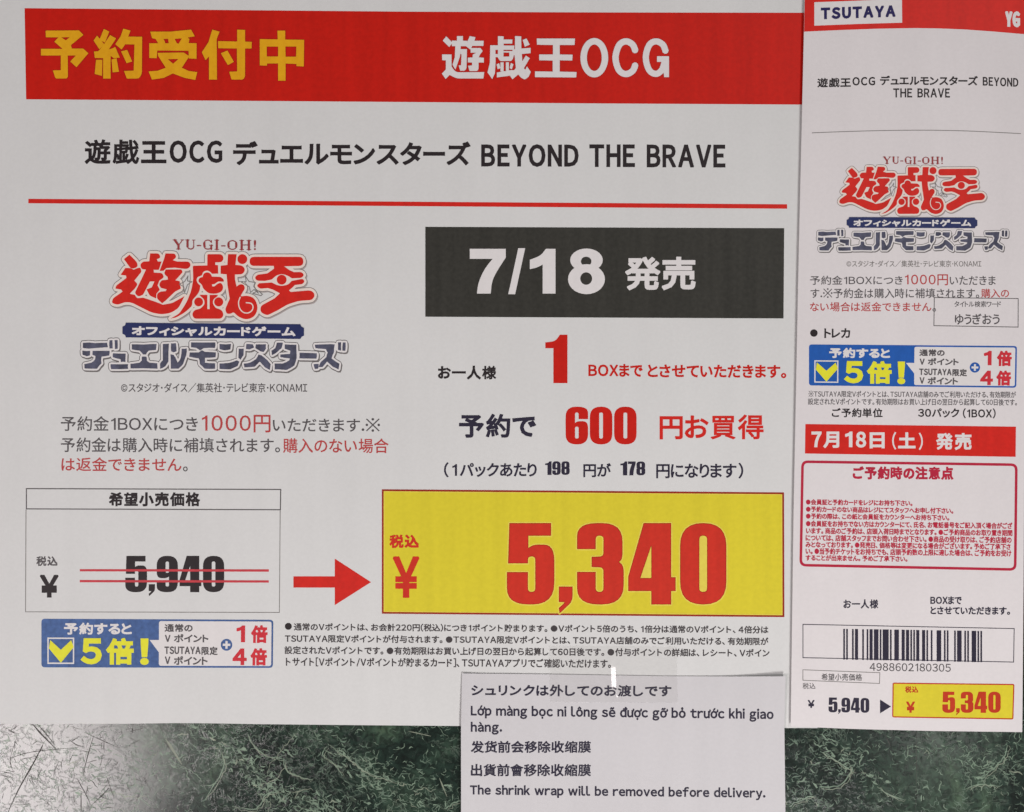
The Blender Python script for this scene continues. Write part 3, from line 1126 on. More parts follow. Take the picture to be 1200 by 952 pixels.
STARS = [[(868, 463), (862, 515), (910, 522), (864, 552), (832, 632), (818, 568), (780, 548), (835, 520)]]
STAR2 = [[(150, 462), (188, 520), (250, 530), (236, 570), (285, 640), (240, 602), (204, 632), (192, 575), (110, 527), (160, 522)], [(225, 640), (310, 665), (325, 652), (285, 615)]]
KATA = [
    Z4([(50, 226), (150, 228), (250, 225), (258, 262), (150, 270), (50, 268)]), Z4([(270, 205), (295, 203), (297, 272), (270, 272)]), Z4([(312, 203), (338, 203), (338, 275), (315, 278)]),
    Z4([(45, 290), (110, 292), (108, 330), (80, 337), (48, 325)]),
    Z4([(130, 292), (272, 292), (268, 330), (205, 340), (205, 395), (168, 440), (65, 438), (62, 402), (120, 390), (150, 365), (155, 335), (130, 325)]),
    Z4([(300, 312), (405, 315), (402, 385), (365, 385), (362, 362), (320, 352), (298, 345)]), Z4([(280, 402), (425, 402), (425, 441), (285, 443)]),
    Z4([(455, 238), (560, 240), (660, 235), (655, 285), (595, 290), (572, 322), (548, 322), (520, 290), (455, 280)]),
    Z4([(538, 340), (575, 340), (580, 375), (602, 390), (665, 395), (668, 440), (445, 438), (443, 400), (520, 390), (538, 372)]),
    Z4([(712, 235), (762, 232), (758, 380), (732, 420), (688, 440), (688, 400), (712, 370)]), Z4([(780, 230), (820, 228), (825, 295), (800, 305), (780, 295)]),
    Z4([(775, 320), (800, 325), (815, 345), (835, 390), (860, 350), (868, 275), (910, 272), (905, 330), (880, 400), (840, 440), (778, 440)]),
    Z4([(945, 222), (1145, 222), (1143, 268), (1050, 270), (1020, 290), (990, 268), (945, 262)]),
    Z4([(935, 305), (1010, 305), (1035, 287), (1060, 300), (1150, 305), (1148, 345), (1060, 350), (1060, 390), (1145, 395), (1145, 440), (1058, 440), (1018, 402), (1010, 355), (930, 340)]),
    Z5([(115, 222), (205, 222), (200, 265), (155, 272), (115, 262)]), Z5([(265, 258), (305, 258), (303, 310), (280, 345), (262, 330)]),
    Z5([(115, 375), (190, 370), (250, 350), (270, 360), (255, 395), (200, 420), (115, 417)]),
    Z5([(325, 222), (375, 225), (385, 250), (350, 265), (322, 262)]), Z5([(400, 225), (478, 225), (478, 260), (460, 285), (435, 280), (395, 255)]),
    Z5([(420, 305), (440, 310), (490, 350), (515, 380), (508, 425), (470, 405), (430, 360), (390, 400), (310, 405), (305, 375), (360, 365), (400, 340)]),
    Z5([(562, 212), (610, 212), (600, 255), (560, 290), (525, 310), (520, 275), (550, 255)]),
    Z5([(625, 225), (715, 228), (718, 330), (700, 390), (640, 425), (545, 420), (545, 375), (610, 375), (660, 350), (665, 335), (590, 325), (590, 305), (665, 300), (668, 275), (625, 260)]),
    Z5([(740, 290), (875, 295), (872, 337), (738, 335)]),
    Z5([(860, 228), (945, 225), (1015, 225), (1010, 285), (990, 335), (1052, 377), (1045, 422), (1000, 400), (955, 360), (920, 402), (888, 402), (905, 365), (950, 325), (960, 290), (945, 262), (865, 255)]),
    Z5([(850, 380), (890, 378), (885, 415), (860, 418)]), Z5([(1040, 210), (1065, 208), (1065, 275), (1040, 268)]), Z5([(1078, 210), (1100, 210), (1098, 275), (1075, 275)]),
]


def serif_word():
    """thick-and-thin roman capitals: Y U - G I - O H ! on a 10-high grid, y down"""
    q, t = 2.0, 0.75
    def sf(x, y, w): return [(x - w / 2, y), (x + w / 2, y)]
    W = []
    def put(x0, segs):
        for pts, w in segs:
            W.append(([(x0 + p[0], p[1]) for p in pts], w))
    put(0, [([(1.6, .5), (4.6, 5.6)], q), ([(8, .5), (4.9, 5.6)], t), ([(4.7, 5.2), (4.7, 9.6)], q), (sf(1.6, .3, 3), .6), (sf(8, .3, 2.4), .6), (sf(4.7, 9.7, 3.4), .6)])
    put(10.6, [([(1.6, .5), (1.6, 7)], q), ([(1.6, 7), (2.4, 9), (4.2, 9.6), (6, 9), (6.7, 7)], 1.0), ([(6.7, 7), (6.7, .5)], t), (sf(1.6, .3, 3), .6), (sf(6.7, .3, 2.2), .6)])
    put(20.2, [([(0, 6), (3, 6)], 1.0)])
    put(24.6, [(spline([(7.4, 2.6), (6, .7), (4, .3), (2, 1.4), (1.2, 4.9), (2, 8.4), (4, 9.5), (6, 9.2), (7.4, 8)], 3, False).tolist(), .9), ([(1.6, 3), (1.4, 5), (1.8, 7)], q), ([(7.3, 5.6), (7.3, 9.5)], 1.7), (sf(7.2, 5.6, 2.8), .6), ([(7.4, .4), (7.5, 2.8)], .6)])
    put(35, [([(1.5, .4), (1.5, 9.6)], q), (sf(1.5, .3, 3.4), .6), (sf(1.5, 9.7, 3.4), .6)])
    put(40.4, [([(0, 6), (3, 6)], 1.0)])
    put(45, [(spline([(4.4, .4), (7.2, 1.8), (8, 5), (7.2, 8.2), (4.4, 9.6), (1.6, 8.2), (.8, 5), (1.6, 1.8), (4.4, .4)], 3, False).tolist(), .9), ([(1.3, 3), (1.1, 5), (1.3, 7)], q), ([(7.5, 3), (7.7, 5), (7.5, 7)], q)])
    put(55.6, [([(1.5, .4), (1.5, 9.6)], q), ([(7.5, .4), (7.5, 9.6)], q), ([(1.5, 4.9), (7.5, 4.9)], t), (sf(1.5, .3, 3.4), .6), (sf(1.5, 9.7, 3.4), .6), (sf(7.5, .3, 3.4), .6), (sf(7.5, 9.7, 3.4), .6)])
    put(67.2, [([(.9, .8), (.9, 4)], 1.9), ([(.9, 4), (.9, 6.6)], 1.0), ([(.9, 9), (.9, 9.1)], 1.8)])
    return W


def logo(sheet, parent_root, tf, k):
    """brand logo; tf maps plan coordinates, k is its scale"""
    kan = [tf(pos(rp(p, 4))) for p in KANJI]
    root = shape('brand_logo', [fat(kan, 3.0 * k, 6)], WARMWHITE, sheet, parent_root, 3)
    shape('logo_rim', [fat(kan, 3.75 * k, 6)], LGREY, sheet, root, 2)
    shape('logo_shadow', [[l + np.array([1.1, 1.5]) * k for l in fat(kan, 3.4 * k, 6)]], HALO, sheet, root, 1)
    shape('logo_lettering', [[l] for l in kan], RED2, sheet, root, 4)
    sp = spline([(618, 680), (602, 730), (612, 790), (650, 832), (700, 838), (738, 812), (748, 775), (728, 742), (680, 735)], 5, False)
    shape('logo_spiral', [stroke(tf(np.array(Z2(sp))), 1.3 * k)], WARMWHITE, sheet, root, 5)
    stars = [stroke(tf(np.array(Z1(STARS[0]))), 0.8 * k, True)] + [stroke(tf(np.array(Z3(s))), 0.8 * k, True) for s in STAR2]
    shape('logo_star', stars, LGREY, sheet, root, 5)
    W = serif_word()
    groups = []
    for pts, w in W:
        p = np.array([(202.5 + x / 69.0 * 97.5, 281 + y / 10.0 * 11.4 + x / 69.0 * 0.9) for x, y in pts])
        groups += stroke(tf(p), w * 1.28 * k, n=8)
    shape('latin_lettering', [groups], ink('plum_toner', (140, 56, 58)), sheet, root, 5)
    strip = [(143.5, 383), (146.5, 381.5), (147.5, 378.4), (352, 380.2), (353.3, 383), (356.2, 384.5), (356.2, 393.5), (353.3, 395), (352, 397.4), (147.5, 395.6), (146.5, 392.8), (143.5, 391.3)]
    shape('logo_strip', [[tf(pos(strip))]], NAVY, sheet, root, 6)
    g = fit(layout('オフィシャルカードゲーム', gap=0.16), (154.4, 382.0, 346.2, 393.6), 0.006, 0.62)
    shape('strip_lettering', [[tf(l) for l in q] for q in g], WHITE, sheet, root, 7)
    kt = []
    r2 = np.random.default_rng(3)
    for p in KATA:
        l = pos(p)
        q = []
        for i in range(len(l)):
            a, b = l[i], l[(i + 1) % len(l)]
            q.append(a)
            if np.linalg.norm(b - a) > 4:
                m = (a + b) / 2 + r2.normal(0, 0.22, 2)
                q.append(m)
        kt.append(tf(np.array(q)))
    shape('stone_outline', [fat(kt, 2.2 * k, 6)], WHITE, sheet, root, 3)
    shape('stone_rim', [fat(kt, 2.95 * k, 6)], GREY, sheet, root, 2)
    shape('stone_shadow', [[l + np.array([0.9, 1.2]) * k for l in fat(kt, 2.7 * k, 6)]], LGREY, sheet, root, 1)
    shape('stone_lettering', [[l] for l in kt], STONE, sheet, root, 4)


logo(P, poster, lambda a: np.asarray(a, float)[:, :2], 1.0)
text('copyright_text', [('©スタジオ･ダイス／集英社･テレビ東京･KONAMI', (141.8, 449.0, 360, 460.2), dict(wt=0.12, mono=0.45, gap=0.06, lgap=0.1))], GREY, P)

text('deposit_text', [('予約金1BOXにつき', (71.3, 487.8, 231.8, 505.2), dict(mono=0.6)), ('いただきます.※', (319.7, 489.8, 445.4, 505.9), dict(mono=0.6)),
                      ('予約金は購入時に補填されます。', (71.3, 512.7, 328.2, 530), dict(mono=0.8)), ('。', (214.4, 546.9, 220, 552.7))], GREY, P, wt=0.18, slope=0.003)
text('warning_text', [('1000円', (236.6, 486.2, 317, 506.8), dict(gap=0.14)), ('購入のない場合', (331.6, 513.7, 455.3, 531), dict(mono=0.7)), ('は返金できません', (72, 536, 212.7, 552.2), dict(mono=0.6))],
     SOFTRED, P, wt=0.22, slope=0.003)

date = shape('date_panel', [[pos([(498.4, 266), (919, 267.6), (918.2, 373.4), (498.4, 371.4)])]], PANEL, P)
Q = lambda pts: [(p[0] / 2.727 + 490, p[1] / 2.727 + 250, *[r / 2.727 for r in p[2:]]) for p in pts]
shape('date_digits', [
    [pos(rp(Q([(165, 114), (280, 114), (280, 142), (255, 180, 40), (236, 215, 40), (232, 257), (188, 257), (192, 222, 40), (212, 178, 40), (238, 146), (165, 146)])))],
    [pos(Q([(320, 112), (342, 112), (310, 259), (288, 259)]))],
    [pos(rp(Q([(408, 114), (439, 114), (439, 257), (398, 257), (398, 164), (380, 174, 20), (357, 179), (357, 149), (392, 136, 20)])))],
    [pos(l / 2.727 + np.array([490, 250])) for l in (ell(538, 150, 52, 37), ell(538, 211, 59, 48))] +
    [neg(l / 2.727 + np.array([490, 250])) for l in (ell(537, 154, 17, 15), ell(537, 209, 19, 20))] +
    [neg(l / 2.727 + np.array([490, 250])) for l in ()],
], WHITE, P, date, 2)
text('date_text', [('発売', (732.5, 301, 815.2, 340.4), dict(wt=1.35, gap=0.03))], WHITE, P, date, 2)

text('limit_text', [('お一人様', (513.2, 428.6, 581.6, 444.8))], BLACK, P, wt=0.62, slope=0.003)
shape('limit_digit', heavy('1', (639, 392.4, 665, 449.2)), RED, P)
lim = text('limit_text', [('BOXまで', (689.6, 426.6, 753, 441.6), dict(gap=0.07)), ('とさせていただきます。', (759, 427.2, 921.4, 442.6), dict(mono=0.2))], RED, P, wt=0.5, slope=0.005)
text('discount_text', [('予約で', (538, 485.2, 628, 513.2))], NAVYBLACK, P, wt=0.95)
shape('discount_digits', heavy('600', (662.8, 476.8, 746, 521)), RED, P)
text('discount_text', [('円お買得', (773, 486, 895, 515.2))], RED2, P, wt=0.75)
text('pack_text', [('(1パックあたり', (520.3, 542, 629, 559.5), dict(lgap=0.2)), ('円が', (683.6, 543, 716, 559.5)), ('円になります)', (769, 542.6, 871, 561), dict(lgap=0.2))], NAVYBLACK, P, wt=0.42)
shape('pack_digits', heavy('198', (638.8, 540.8, 667.6, 556.8)) + heavy('178', (727, 541, 756.2, 557.3)), NAVYBLACK, P)

# struck-out list price
box = shape('list_price_box', [frame([(30.3, 572.2), (329.6, 573.2), (329.2, 598.2), (30.3, 597.2)], 1.25)], GREY, P, None, 1)
shape('box_frame', [[pos([(30.0, 597.4), (30.9, 597.4), (30.4, 716.8), (327.0, 717.5), (327.9, 598.4), (328.8, 598.4), (327.8, 718.4), (29.5, 717.6)])]], LGREY, P, box, 1)
text('box_title', [('希望小売価格', (127.5, 577, 234.6, 593.6))], BLACK, P, box, 1, wt=0.7)
text('tax_text', [('税込', (42.5, 652, 67.4, 663.6))], GREY, P, box, 1, wt=0.45)
text('yen_sign', [('¥', (46.8, 674, 68.6, 700.4))], BLACK, P, box, 1, wt=1.15)
shape('price_digits', heavy('5,940', (146.8, 651.6, 262.7, 694.2)), BLACK, P, box, 1)
shape('strike_line', [[pos([(93.5, 667.2), (315, 667.4), (315, 670.2), (93.5, 669.8)])]], STRIKE, P, box, 2)
shape('strike_line', [[pos([(93.5, 679.9), (315, 680.3), (315, 683), (93.5, 682.6)])]], STRIKE, P, box, 2)
shape('arrow', [[pos([(343.8, 675.6), (392.3, 675.6), (392.3, 654.8), (434.8, 682.4), (392.3, 709.4), (392.3, 688.8), (343.8, 688.8)])]], RED2, P)

# yellow price box
Y = [(447.5, 573.6), (918.8, 577.3), (919.2, 723.4), (447.5, 719.4)]
sale = shape('sale_price_box', [[pos(Y)]], YELLOW, P)
shape('box_border', [frame(Y, 2.1)], BORDER, P, sale, 2)
Yi = [(449.6, 575.8), (916.7, 579.4), (917.0, 721.2), (449.6, 717.3)]
shape('box_inline', [frame(Yi, 1.0)], LYELLOW, P, sale, 2)
dg = heavy('5,340', (594, 613.2, 851.2, 708.6), gap=5.5)
shape('price_halo', [[q for q in fat([l for l in g if area(l) > 0], 1.5, 6)] for g in dg], LYELLOW, P, sale, 2)
shape('price_rim', dg, DEEPRED, P, sale, 3)
shape('price_digits', grown(dg, -0.7), PRICERED, P, sale, 4)
text('tax_text', [('税込', (456.3, 626.7, 490.8, 642.6))], PRICERED, P, sale, 3, wt=0.75)
text('yen_sign', [('¥', (460.4, 652.5, 491.3, 700.6))], PRICERED, P, sale, 3, wt=1.5)


def badge(sheet, root, C, blue):
    """loyalty-points badge in a 1045 x 210 plan mapped on the quad C"""
    C = np.array(C, float)

    def B(a):
        a = np.asarray(a, float)
        u = ((a[:, 0] - 120) / 1045)[:, None]
        v = ((a[:, 1] - 402) / 210)[:, None]
        return (1 - u) * (1 - v) * C[0] + u * (1 - v) * C[1] + u * v * C[2] + (1 - u) * v * C[3]
    rect = lambda x0, y0, x1, y1, r: pos(rp([(x0, y0, r), (x1, y0, r), (x1, y1, r), (x0, y1, r)]))
    b = shape('points_badge', [[pos(B(rect(120, 402, 1165, 612, 16)))]], blue, sheet, root, 1)
    shape('badge_panel', [[pos(B(rect(650, 410, 1157, 604, 10)))], [pos(B([(608, 492), (652, 492), (652, 548)]))]], WHITE, sheet, b, 2)
    shape('check_box', [[pos(B(rect(147, 483, 268, 597, 0))), neg(B(rect(153, 489, 262, 591, 0)))]], WHITE, sheet, b, 2)
    shape('check_mark', [[pos(B([(154, 530), (160, 494), (208, 536), (254, 494), (266, 524), (208, 592)]))]], BADGEYELLOW, sheet, b, 3)

    def t(name, runs, mat, wt, level=3, **kw):
        gs = []
        sc = np.linalg.norm(C[1] - C[0]) / 1045
        for s, bx in runs:
            gs += fit(layout(s, gap=0.06 + 2 * wt / sc / (bx[3] - bx[1])), bx, 0, wt / sc)
        return shape(name, [[B(l) for l in g] for g in gs], mat, sheet, b, level)
    t('badge_heading', [('予約すると', (222, 418, 527, 470))], WHITE, 0.6)
    t('badge_number', [('5', (300, 486, 392, 598)), ('倍', (412, 484, 537, 600)), ('！', (566, 486, 604, 600))], BADGEYELLOW, 1.45)
    t('badge_text', [('通常の', (675, 422, 802, 457)), ('V', (677, 470, 702, 500)), ('ポイント', (718, 466, 873, 502)), ('TSUTAYA', (675, 520, 838, 553)), ('限定', (842, 520, 915, 557)),
                     ('V', (677, 564, 702, 596)), ('ポイント', (718, 562, 870, 600))], GREY, 0.36)
    shape('plus_disc', [[pos(B(ell(955, 512, 26, 26)))]], blue, sheet, b, 3)
    shape('plus_sign', [[pos(B([(938, 507), (972, 507), (972, 517), (938, 517)])), pos(B([(950, 495), (960, 495), (960, 529), (950, 529)]))]], WHITE, sheet, b, 4)
    t('badge_count', [('1', (1000, 428, 1038, 500)), ('倍', (1065, 426, 1140, 504)), ('4', (983, 528, 1046, 600)), ('倍', (1063, 526, 1138, 602))], BADGERED, 0.95)


badge(P, poster, [(48.5, 725.3), (320.3, 726.5), (319.8, 782.9), (48.5, 782.3)], BLUE)

nk = dict(mono=0.80, gap=0.06, lgap=0.085)
text('points_note', [
    ('通常のVポイントは､お会計220円(税込)につき1ポイント貯まります。●Vポイント5倍のうち､1倍分は通常のVポイント､4倍分は', (344.2, 730.2, 900.5, 739.4)),
    ('TSUTAYA限定Vポイントが付与されます。●TSUTAYA限定Vポイントとは､TSUTAYA店舗のみでご利用いただける､有効期限が', (333.8, 743.8, 900.5, 753.0)),
    ('設定されたVポイントです。●有効期限はお買い上げ日の翌日から起算して60日後です。●付与ポイントの詳細は､レシート､Vポイン', (333.4, 757.3, 901.8, 766.8)),
    ('トサイト[Vポイント/Vポイントが貯まるカード]､TSUTAYAアプリでご確認いただけます。', (335, 770.4, 716, 780.9)),
], ink('small_print_toner', (62, 57, 59)), P, wt=0.27, slope=0.0062, **nk)
shape('note_bullet', [[pos(ell(337.9, 734.2, 4.1))]], BLACK, P)

#---SLIP---
slip = thing('order_slip', 'tall narrow white slip with red header and barcode overlapping the right edge of the poster', 'slip')
SL = Sheet(slip, z_slip)
paper_sheet('paper_sheet', (curve_fn([(944, -38), (943, 0), (936, 300), (930, 600), (926.6, 851.5)]), curve_fn([(1206, -38), (1203, 200), (1200.5, 560), (1198, 858.2)]), curve_fn([(944, -38), (1075, -39), (1206, -38)]),
                            curve_fn([(926.6, 851.5), (1000, 854.5), (1090, 856.8), (1198, 858.2)])), SL, SLIP_PAPER, 34, 76)
hd = shape('header_band', [[pos([(944, -37), (1075, -38), (1205.5, -37), (1204.6, 40.6), (1165, 37.2), (1130, 34.7), (1100, 33.5), (1071.7, 33.1), (1030, 33.8), (985, 35.4), (942.3, 37.3)])]], RED2, SL)
shape('brand_plate', [[pos([(954.3, 2.8), (1005, 1.0), (1057, -1.5), (1057.2, 26.8), (1005, 28.3), (954.3, 30.3)])]], WHITE, SL, hd, 2)
text('brand_lettering', [('TSUTAYA', (962, 9.2, 1049.4, 23.0), dict(wt=0.9, gap=0.13, slope=-0.034))], NAVY2, SL, hd, 3)
text('header_letters', [('YG', (1178, 13.2, 1195.3, 31.6), dict(wt=1.15, gap=0.1, slope=0.03))], WHITE, SL, hd, 2)
text('title_text', [('遊戯王', (957.8, 91.6, 997, 102.8), dict(wt=0.4, slope=-0.012)), ('OCG', (999, 90.6, 1025.5, 100.5), dict(wt=0.35, gap=0.12, slope=-0.01)),
                    ('デュエルモンスターズ', (1031.3, 88.8, 1145.9, 100.0), dict(wt=0.36, slope=0.004)), ('BEYOND', (1151.7, 90.2, 1193.4, 100.6), dict(wt=0.33, gap=0.12, slope=0.036)),
                    ('THE', (1046.7, 103.8, 1069, 114.4), dict(wt=0.33, gap=0.12)), ('BRAVE', (1075.2, 103.8, 1113.2, 114.4), dict(wt=0.33, gap=0.12, slope=0.004))], BLACK, SL, gap=0.06)
rule = spline([(951.5, 155.9), (1010, 153.8), (1071.7, 152.8), (1130, 153.6), (1196.5, 156.8)], 5, False)
shape('divider_line', [stroke(rule, 0.85, caps=False)], LGREY, SL)
kx, ky = (1183 - 957) / (408.5 - 94.5), (296.2 - 183.7) / (436.3 - 281)
logo(SL, slip, lambda a: np.stack([957 + (np.asarray(a, float)[:, 0] - 94.5) * kx, 183.7 + (np.asarray(a, float)[:, 1] - 281) * ky - 0.005 * (np.asarray(a, float)[:, 0] - 250) * .7], 1), 0.72)
text('copyright_text', [('©スタジオ･ダイス／集英社･テレビ東京･KONAMI', (992, 305.4, 1150, 313.2), dict(wt=0.06, mono=0.45, gap=0.06, lgap=0.1))], LGREY, SL)
text('deposit_text', [('予約金1BOXにつき', (949.2, 323.3, 1058, 334), dict(mono=0.6)), ('いただきま', (1113, 323.6, 1166.8, 334.2), dict(mono=0.5)),
                      ('す.※予約金は購入時に補填されます。', (949.9, 338, 1147.5, 349.7), dict(mono=0.8)), ('。', (1092.7, 361.4, 1096.9, 365.4))], GREY, SL, wt=0.12)
text('warning_text', [('1000円', (1060.7, 321.7, 1110.9, 334.6), dict(gap=0.14)), ('購入の', (1149.8, 338.6, 1182.5, 349.2), dict(mono=0.6)), ('ない場合は返金できません', (949.2, 354.2, 1091.5, 365.3), dict(mono=0.7))],
     SOFTRED, SL, wt=0.14)
sb = shape('search_box', [frame([(1094.5, 348.5), (1193.7, 349.7), (1193.5, 384), (1094, 382.3)], 0.85)], GREY, SL, None, 2)
text('box_title', [('タイトル検索ワード', (1118.3, 353, 1173, 360.2))], GREY, SL, sb, 1, wt=0.1)
text('box_word', [('ゆうぎおう', (1119, 367.8, 1171.5, 380.6))], GREY, SL, sb, 1, wt=0.22)
shape('genre_bullet', [[pos(ell(953.8, 390.5, 4.4))]], BLACK, SL)
text('genre_text', [('トレカ', (966, 384.9, 996.3, 396.3))], BLACK, SL, wt=0.38)
badge(SL, slip, [(948, 403.8), (1191.8, 405.7), (1191, 454.6), (948, 451.9)], BLUE2)
text('points_note', [('※TSUTAYA限定Vポイントとは､TSUTAYA店舗のみでご利用いただける､有効期限が', (947.5, 458.0, 1190.6, 465.6)),
                     ('設定されたVポイントです。有効期限はお買い上げ日の翌日から起算して60日後です。', (946.8, 466.8, 1191.8, 474.6))], GREY, SL, wt=0.12, slope=0.004, **nk)
text('unit_text', [('ご予約単位', (974.8, 478.4, 1034.3, 489.2)), ('30パック', (1075.9, 478.6, 1124.2, 489.4)), ('(1BOX)', (1128.4, 478.6, 1166.8, 490.4), dict(gap=0.1))], BLACK, SL, wt=0.3, slope=0.004)
rb = shape('release_band', [[pos([(943.8, 497.1), (1190.6, 500.2), (1190.2, 535.6), (943.3, 531.7)])]], RED2, SL)
s_ = 4.286
RX = lambda a, b: (920 + a / s_, 920 + b / s_)
rel = []
for ch, a, b, t0, b0 in [('7', 133, 183, 240, 318), ('月', 192, 272, 240, 322), ('1', 302, 338, 240, 318), ('8', 356, 407, 240, 320), ('日', 425, 500, 244, 324), ('(', 538, 558, 242, 330),
                         ('土', 568, 655, 244, 324), (')', 672, 692, 246, 332), ('発', 758, 843, 247, 331), ('売', 852, 937, 247, 332)]:
    x0, x1 = RX(a, b)
    rel.append((ch, (x0, 450 + t0 / s_, x1, 450 + b0 / s_), dict(wt=(0.3 if ch in '()' else 0.78))))
text('release_text', rel, WHITE, SL, rb, 2)
cq = [(939, 539.7), (1192.6, 543.3), (1191.2, 669.2), (936.8, 664)]
cau = shape('caution_box', [frame(cq, 3.1, 8)], CRIMSON, SL)
text('caution_title', [('ご予約時の注意点', (999.3, 546.6, 1117.2, 562))], CRIMSON, SL, cau, 1, wt=0.72, slope=0.004)
CT = [('会員証と予約カードをレジにお持ち下さい。', 105, 640, 107, 137), ('予約カードのない商品はレジにてスタッフへお申し付下さい。', 105, 845, 143, 173),
      ('予約の際は、この紙と会員証をカウンターへお持ち下さい。', 105, 825, 178, 208), ('会員証をお持ちでない方はカウンターにて、氏名、お電話番号をご記入頂く場合がござ', 105, 1142, 214, 246),
      ('います。商品のご予約は、店頭入荷日時までとなります。●ご予約商品のお取り置き期間', 105, 1142, 250, 282), ('については、店舗スタッフまでお問い合わせ下さい。●商品の受け取りは、ご予約店舗の', 103, 1138, 285, 318),
      ('みとなっております。●発売日、価格等は変更になる場合がございます。予めご了承下さ', 103, 1133, 319, 351), ('い。●当予約チケットをお持ちでも、店頭予約数の上限に達した場合は、ご予約をお受け', 103, 1137, 352, 385),
      ('することが出来ません。予めご了承下さい。', 103, 615, 387, 417)]
runs = []
for i, (t, a, b, t0, b0) in enumerate(CT):
    x0, x1 = RX(a, b)
    if i < 4:
        t = '●' + t
    runs.append((t, (x0, 560 + t0 / s_, x1, 560 + b0 / s_)))
text('caution_text', runs, CRIMSON, SL, cau, 1, wt=0.27, slope=0.0115, mono=0.45, gap=0.05)
text('limit_text', [('お一人様', (988.4, 702.6, 1029.2, 713.4)), ('BOXまで', (1090.3, 699, 1127, 708.4), dict(gap=0.06)), ('とさせていただきます。', (1090.3, 711, 1183.7, 720.2), dict(mono=0.2, slope=0.006))], NAVYBLACK, SL, wt=0.33)
bc = shape('barcode', [frame([(940.5, 731.4), (1189, 736.4), (1188.3, 776.6), (940.5, 771.4)], 0.95)], NAVYBLACK, SL, None, 1)
LC = ['0001101', '0011001', '0010011', '0111101', '0100011', '0110001', '0101111', '0111011', '0110111', '0001011']
code = '4988602180305'
bits = '101'
for d, par in zip(code[1:7], 'LGLLGG'):
    l = LC[int(d)]
    bits += l if par == 'L' else ''.join('10'[int(c)] for c in l)[::-1]
bits += '01010'
for d in code[7:]:
    bits += ''.join('10'[int(c)] for c in LC[int(d)])
bits += '101'
bars, i = [], 0
bx0, bx1 = RX(293, 989)
md = (bx1 - bx0) / 95
while i < 95:
    if bits[i] == '1':
        j = i
        while j < 95 and bits[j] == '1':
            j += 1
        xa, xb = bx0 + i * md - 0.12, bx0 + j * md + 0.12
        ya = 737.2 + (xa - bx0) * 0.0155
        yb = 773.2 + (xa - bx0) * 0.0190
        bars.append([pos([(xa, ya), (xb, ya), (xb, yb), (xa, yb)])])
        i = j
    else:
        i += 1
shape('barcode_bars', bars, NAVYBLACK, SL, bc, 2)
text('barcode_number', [(code, (1019.2, 777.0, 1114.2, 786.4))], GREY, SL, bc, 1, wt=0.1, slope=0.012, gap=0.09)
lb = shape('list_price_box', [frame([(940.5, 784.7), (1031.5, 788.2), (1031, 801.6), (940.5, 797.8)], 0.8)], LGREY, SL)
text('box_title', [('希望小売価格', (962.7, 789.4, 1010.3, 797.6))], GREY, SL, lb, 1, wt=0.14, slope=0.01)
text('tax_text', [('税込', (940.5, 800.4, 955.6, 807.6))], GREY, SL, lb, 1, wt=0.1)
text('yen_sign', [('¥', (946.6, 820.6, 954.6, 829.8))], NAVYBLACK, SL, lb, 1, wt=0.42)
shape('price_digits', heavy('5,940', (970.9, 817.6, 1018.7, 835.0), slope=0.012), NAVYBLACK, SL, lb, 1)
shape('arrow', [[pos([(1031.3, 820), (1044.2, 828.2), (1031.3, 836.2)])]], NAVYBLACK, SL)
yq = [(1046, 800.2), (1188.8, 801.8), (1187.6, 843.4), (1045.5, 841)]
ys = shape('sale_price_box', [[pos(rp([(*p, 2.2) for p in yq]))]], YELLOW, SL)
shape('box_border', [frame(yq, 1.35, 2.2)], BROWNRED, SL, ys, 2)
text('tax_text', [('税込', (1060.7, 804.4, 1076, 812.0))], BROWNRED, SL, ys, 2, wt=0.3)
text('yen_sign', [('¥', (1061.9, 822.4, 1072.2, 835.4))], BROWNRED, SL, ys, 2, wt=0.6)
shape('price_digits', heavy('5,340', (1104.3, 810.8, 1172.7, 835.6)), BROWNRED, SL, ys, 2)

#---NOTICE---
note = thing('shrink_wrap_notice', 'small plain white notice in four languages taped to the bottom edge of the large poster', 'notice')
N = Sheet(note, z_note)
paper_sheet('paper_sheet', (curve_fn([(541.4, 789.4), (540.2, 850), (540.4, 1002)]), curve_fn([(920.6, 792.8), (919.2, 853), (920.4, 952), (921.5, 1004)]), curve_fn([(541.4, 789.4), (640, 790.4), (780, 792.6), (860, 793), (920.6, 792.8)]),
                            curve_fn([(540.4, 1002), (921.5, 1004)])), N, NOTE_PAPER, 46, 26)
text('notice_text', [('シュリンクは外してのお渡しです', (552.3, 802.2, 786.8, 815.8), dict(slope=0.004, mono=0.5)),
                     ('Lớp màng bọc ni lông sẽ được gỡ bỏ trước khi giao', (551.7, 827.4, 906.6, 838.6), dict(mode='cap', slope=0.012, lgap=0.085, space=0.30)),
                     ('hàng.', (551.7, 847.0, 588.4, 857.8), dict(mode='cap', lgap=0.105)),
                     ('发货前会移除收缩膜', (551.7, 868.4, 692.6, 882.6), dict(mono=0.8)), ('出貨前會移除收縮膜', (551.7, 895.4, 692.6, 910), dict(mono=0.8)),
                     ('The shrink wrap will be removed before delivery.', (550.8, 920.6, 897, 931.2), dict(mode='cap', slope=0.011, lgap=0.085, space=0.32))],
     NAVYBLACK, N, wt=0.46)

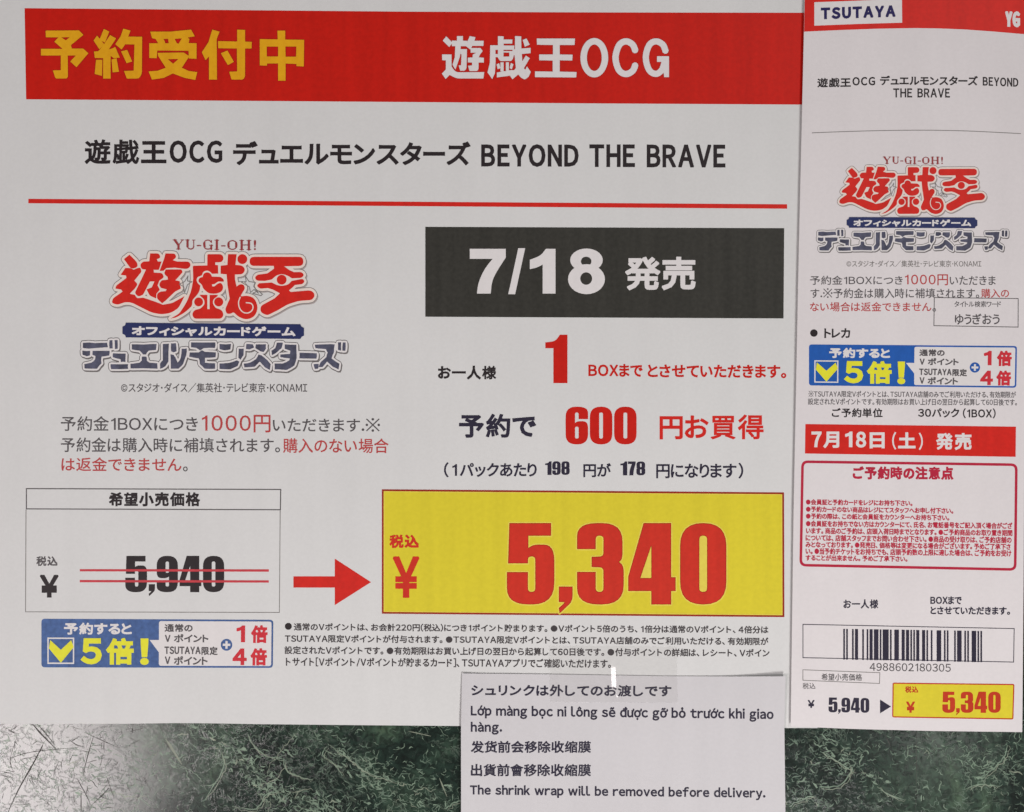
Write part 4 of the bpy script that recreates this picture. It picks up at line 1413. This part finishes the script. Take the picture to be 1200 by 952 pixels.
#---TAPE---
def tape():
    m = bpy.data.materials.new('clear_tape_film')
    m.use_nodes = True
    nt = m.node_tree
    nt.nodes.clear()
    out = nt.nodes.new('ShaderNodeOutputMaterial')
    tr = nt.nodes.new('ShaderNodeBsdfTransparent')
    tr.inputs['Color'].default_value = (1.0, 0.998, 0.995, 1)
    gl = nt.nodes.new('ShaderNodeBsdfGlossy')
    gl.inputs['Roughness'].default_value = 0.17
    gl.inputs['Color'].default_value = (1, 1, 1, 1)
    df = nt.nodes.new('ShaderNodeBsdfDiffuse')
    df.inputs['Color'].default_value = (0.78, 0.77, 0.76, 1)
    m1 = nt.nodes.new('ShaderNodeMixShader')
    m2 = nt.nodes.new('ShaderNodeMixShader')
    m1.inputs['Fac'].default_value = 0.01
    L = nt.links.new
    L(tr.outputs[0], m1.inputs[1])
    L(df.outputs[0], m1.inputs[2])
    m2.inputs['Fac'].default_value = 0.055
    L(m1.outputs[0], m2.inputs[1])
    L(gl.outputs[0], m2.inputs[2])
    L(m2.outputs[0], out.inputs['Surface'])

    def zf(x, y):
        zp = z_poster(x, y) + 0.00020
        zn = z_note(x, y) + 0.00020
        t = np.clip((y - 762) / 26.0, 0, 1)
        z = zp * (1 - t) + np.maximum(zn, zp) * t
        # a trapped pleat running down the film
        w = 6.2 * np.minimum(np.clip((y - 762) / 20.0, 0, 1), np.clip((818 - y) / 13.0, 0, 1)) ** 0.7
        c = 721.5 + (y - 768) * 0.03                      # crest line
        up = np.clip(1 - (c - x) / np.maximum(w, 0.01), 0, 1)
        dn = np.clip(1 - (x - c) / 2.0, 0, 1)
        return z + 0.385 * w * S * np.where(x < c, up, dn)
    root = thing('clear_tape', 'short piece of clear tape with a shiny pleat joining the small notice to the poster', 'tape')
    T = Sheet(root, zf)
    xs = np.concatenate([np.linspace(643, 704, 12), np.linspace(705, 732, 55), np.linspace(733, 793, 12)])
    ys_ = np.linspace(757, 823, 44)
    X, Yy = np.meshgrid(xs, ys_)
    sk = (Yy - 757) * 0.02
    flat = np.stack([(X + sk).ravel(), (Yy + (X - 643) * 0.006).ravel()], 1)
    V = T.put(flat, 0)
    nx = len(xs)
    F = [(j * nx + i, (j + 1) * nx + i, (j + 1) * nx + i + 1, j * nx + i + 1) for j in range(len(ys_) - 1) for i in range(nx - 1)]
    link_mesh('tape_film', V, F, m, root, smooth=True)


tape()

bpy.data.objects.remove(_font_obj)
bpy.data.curves.remove(_font_curve)
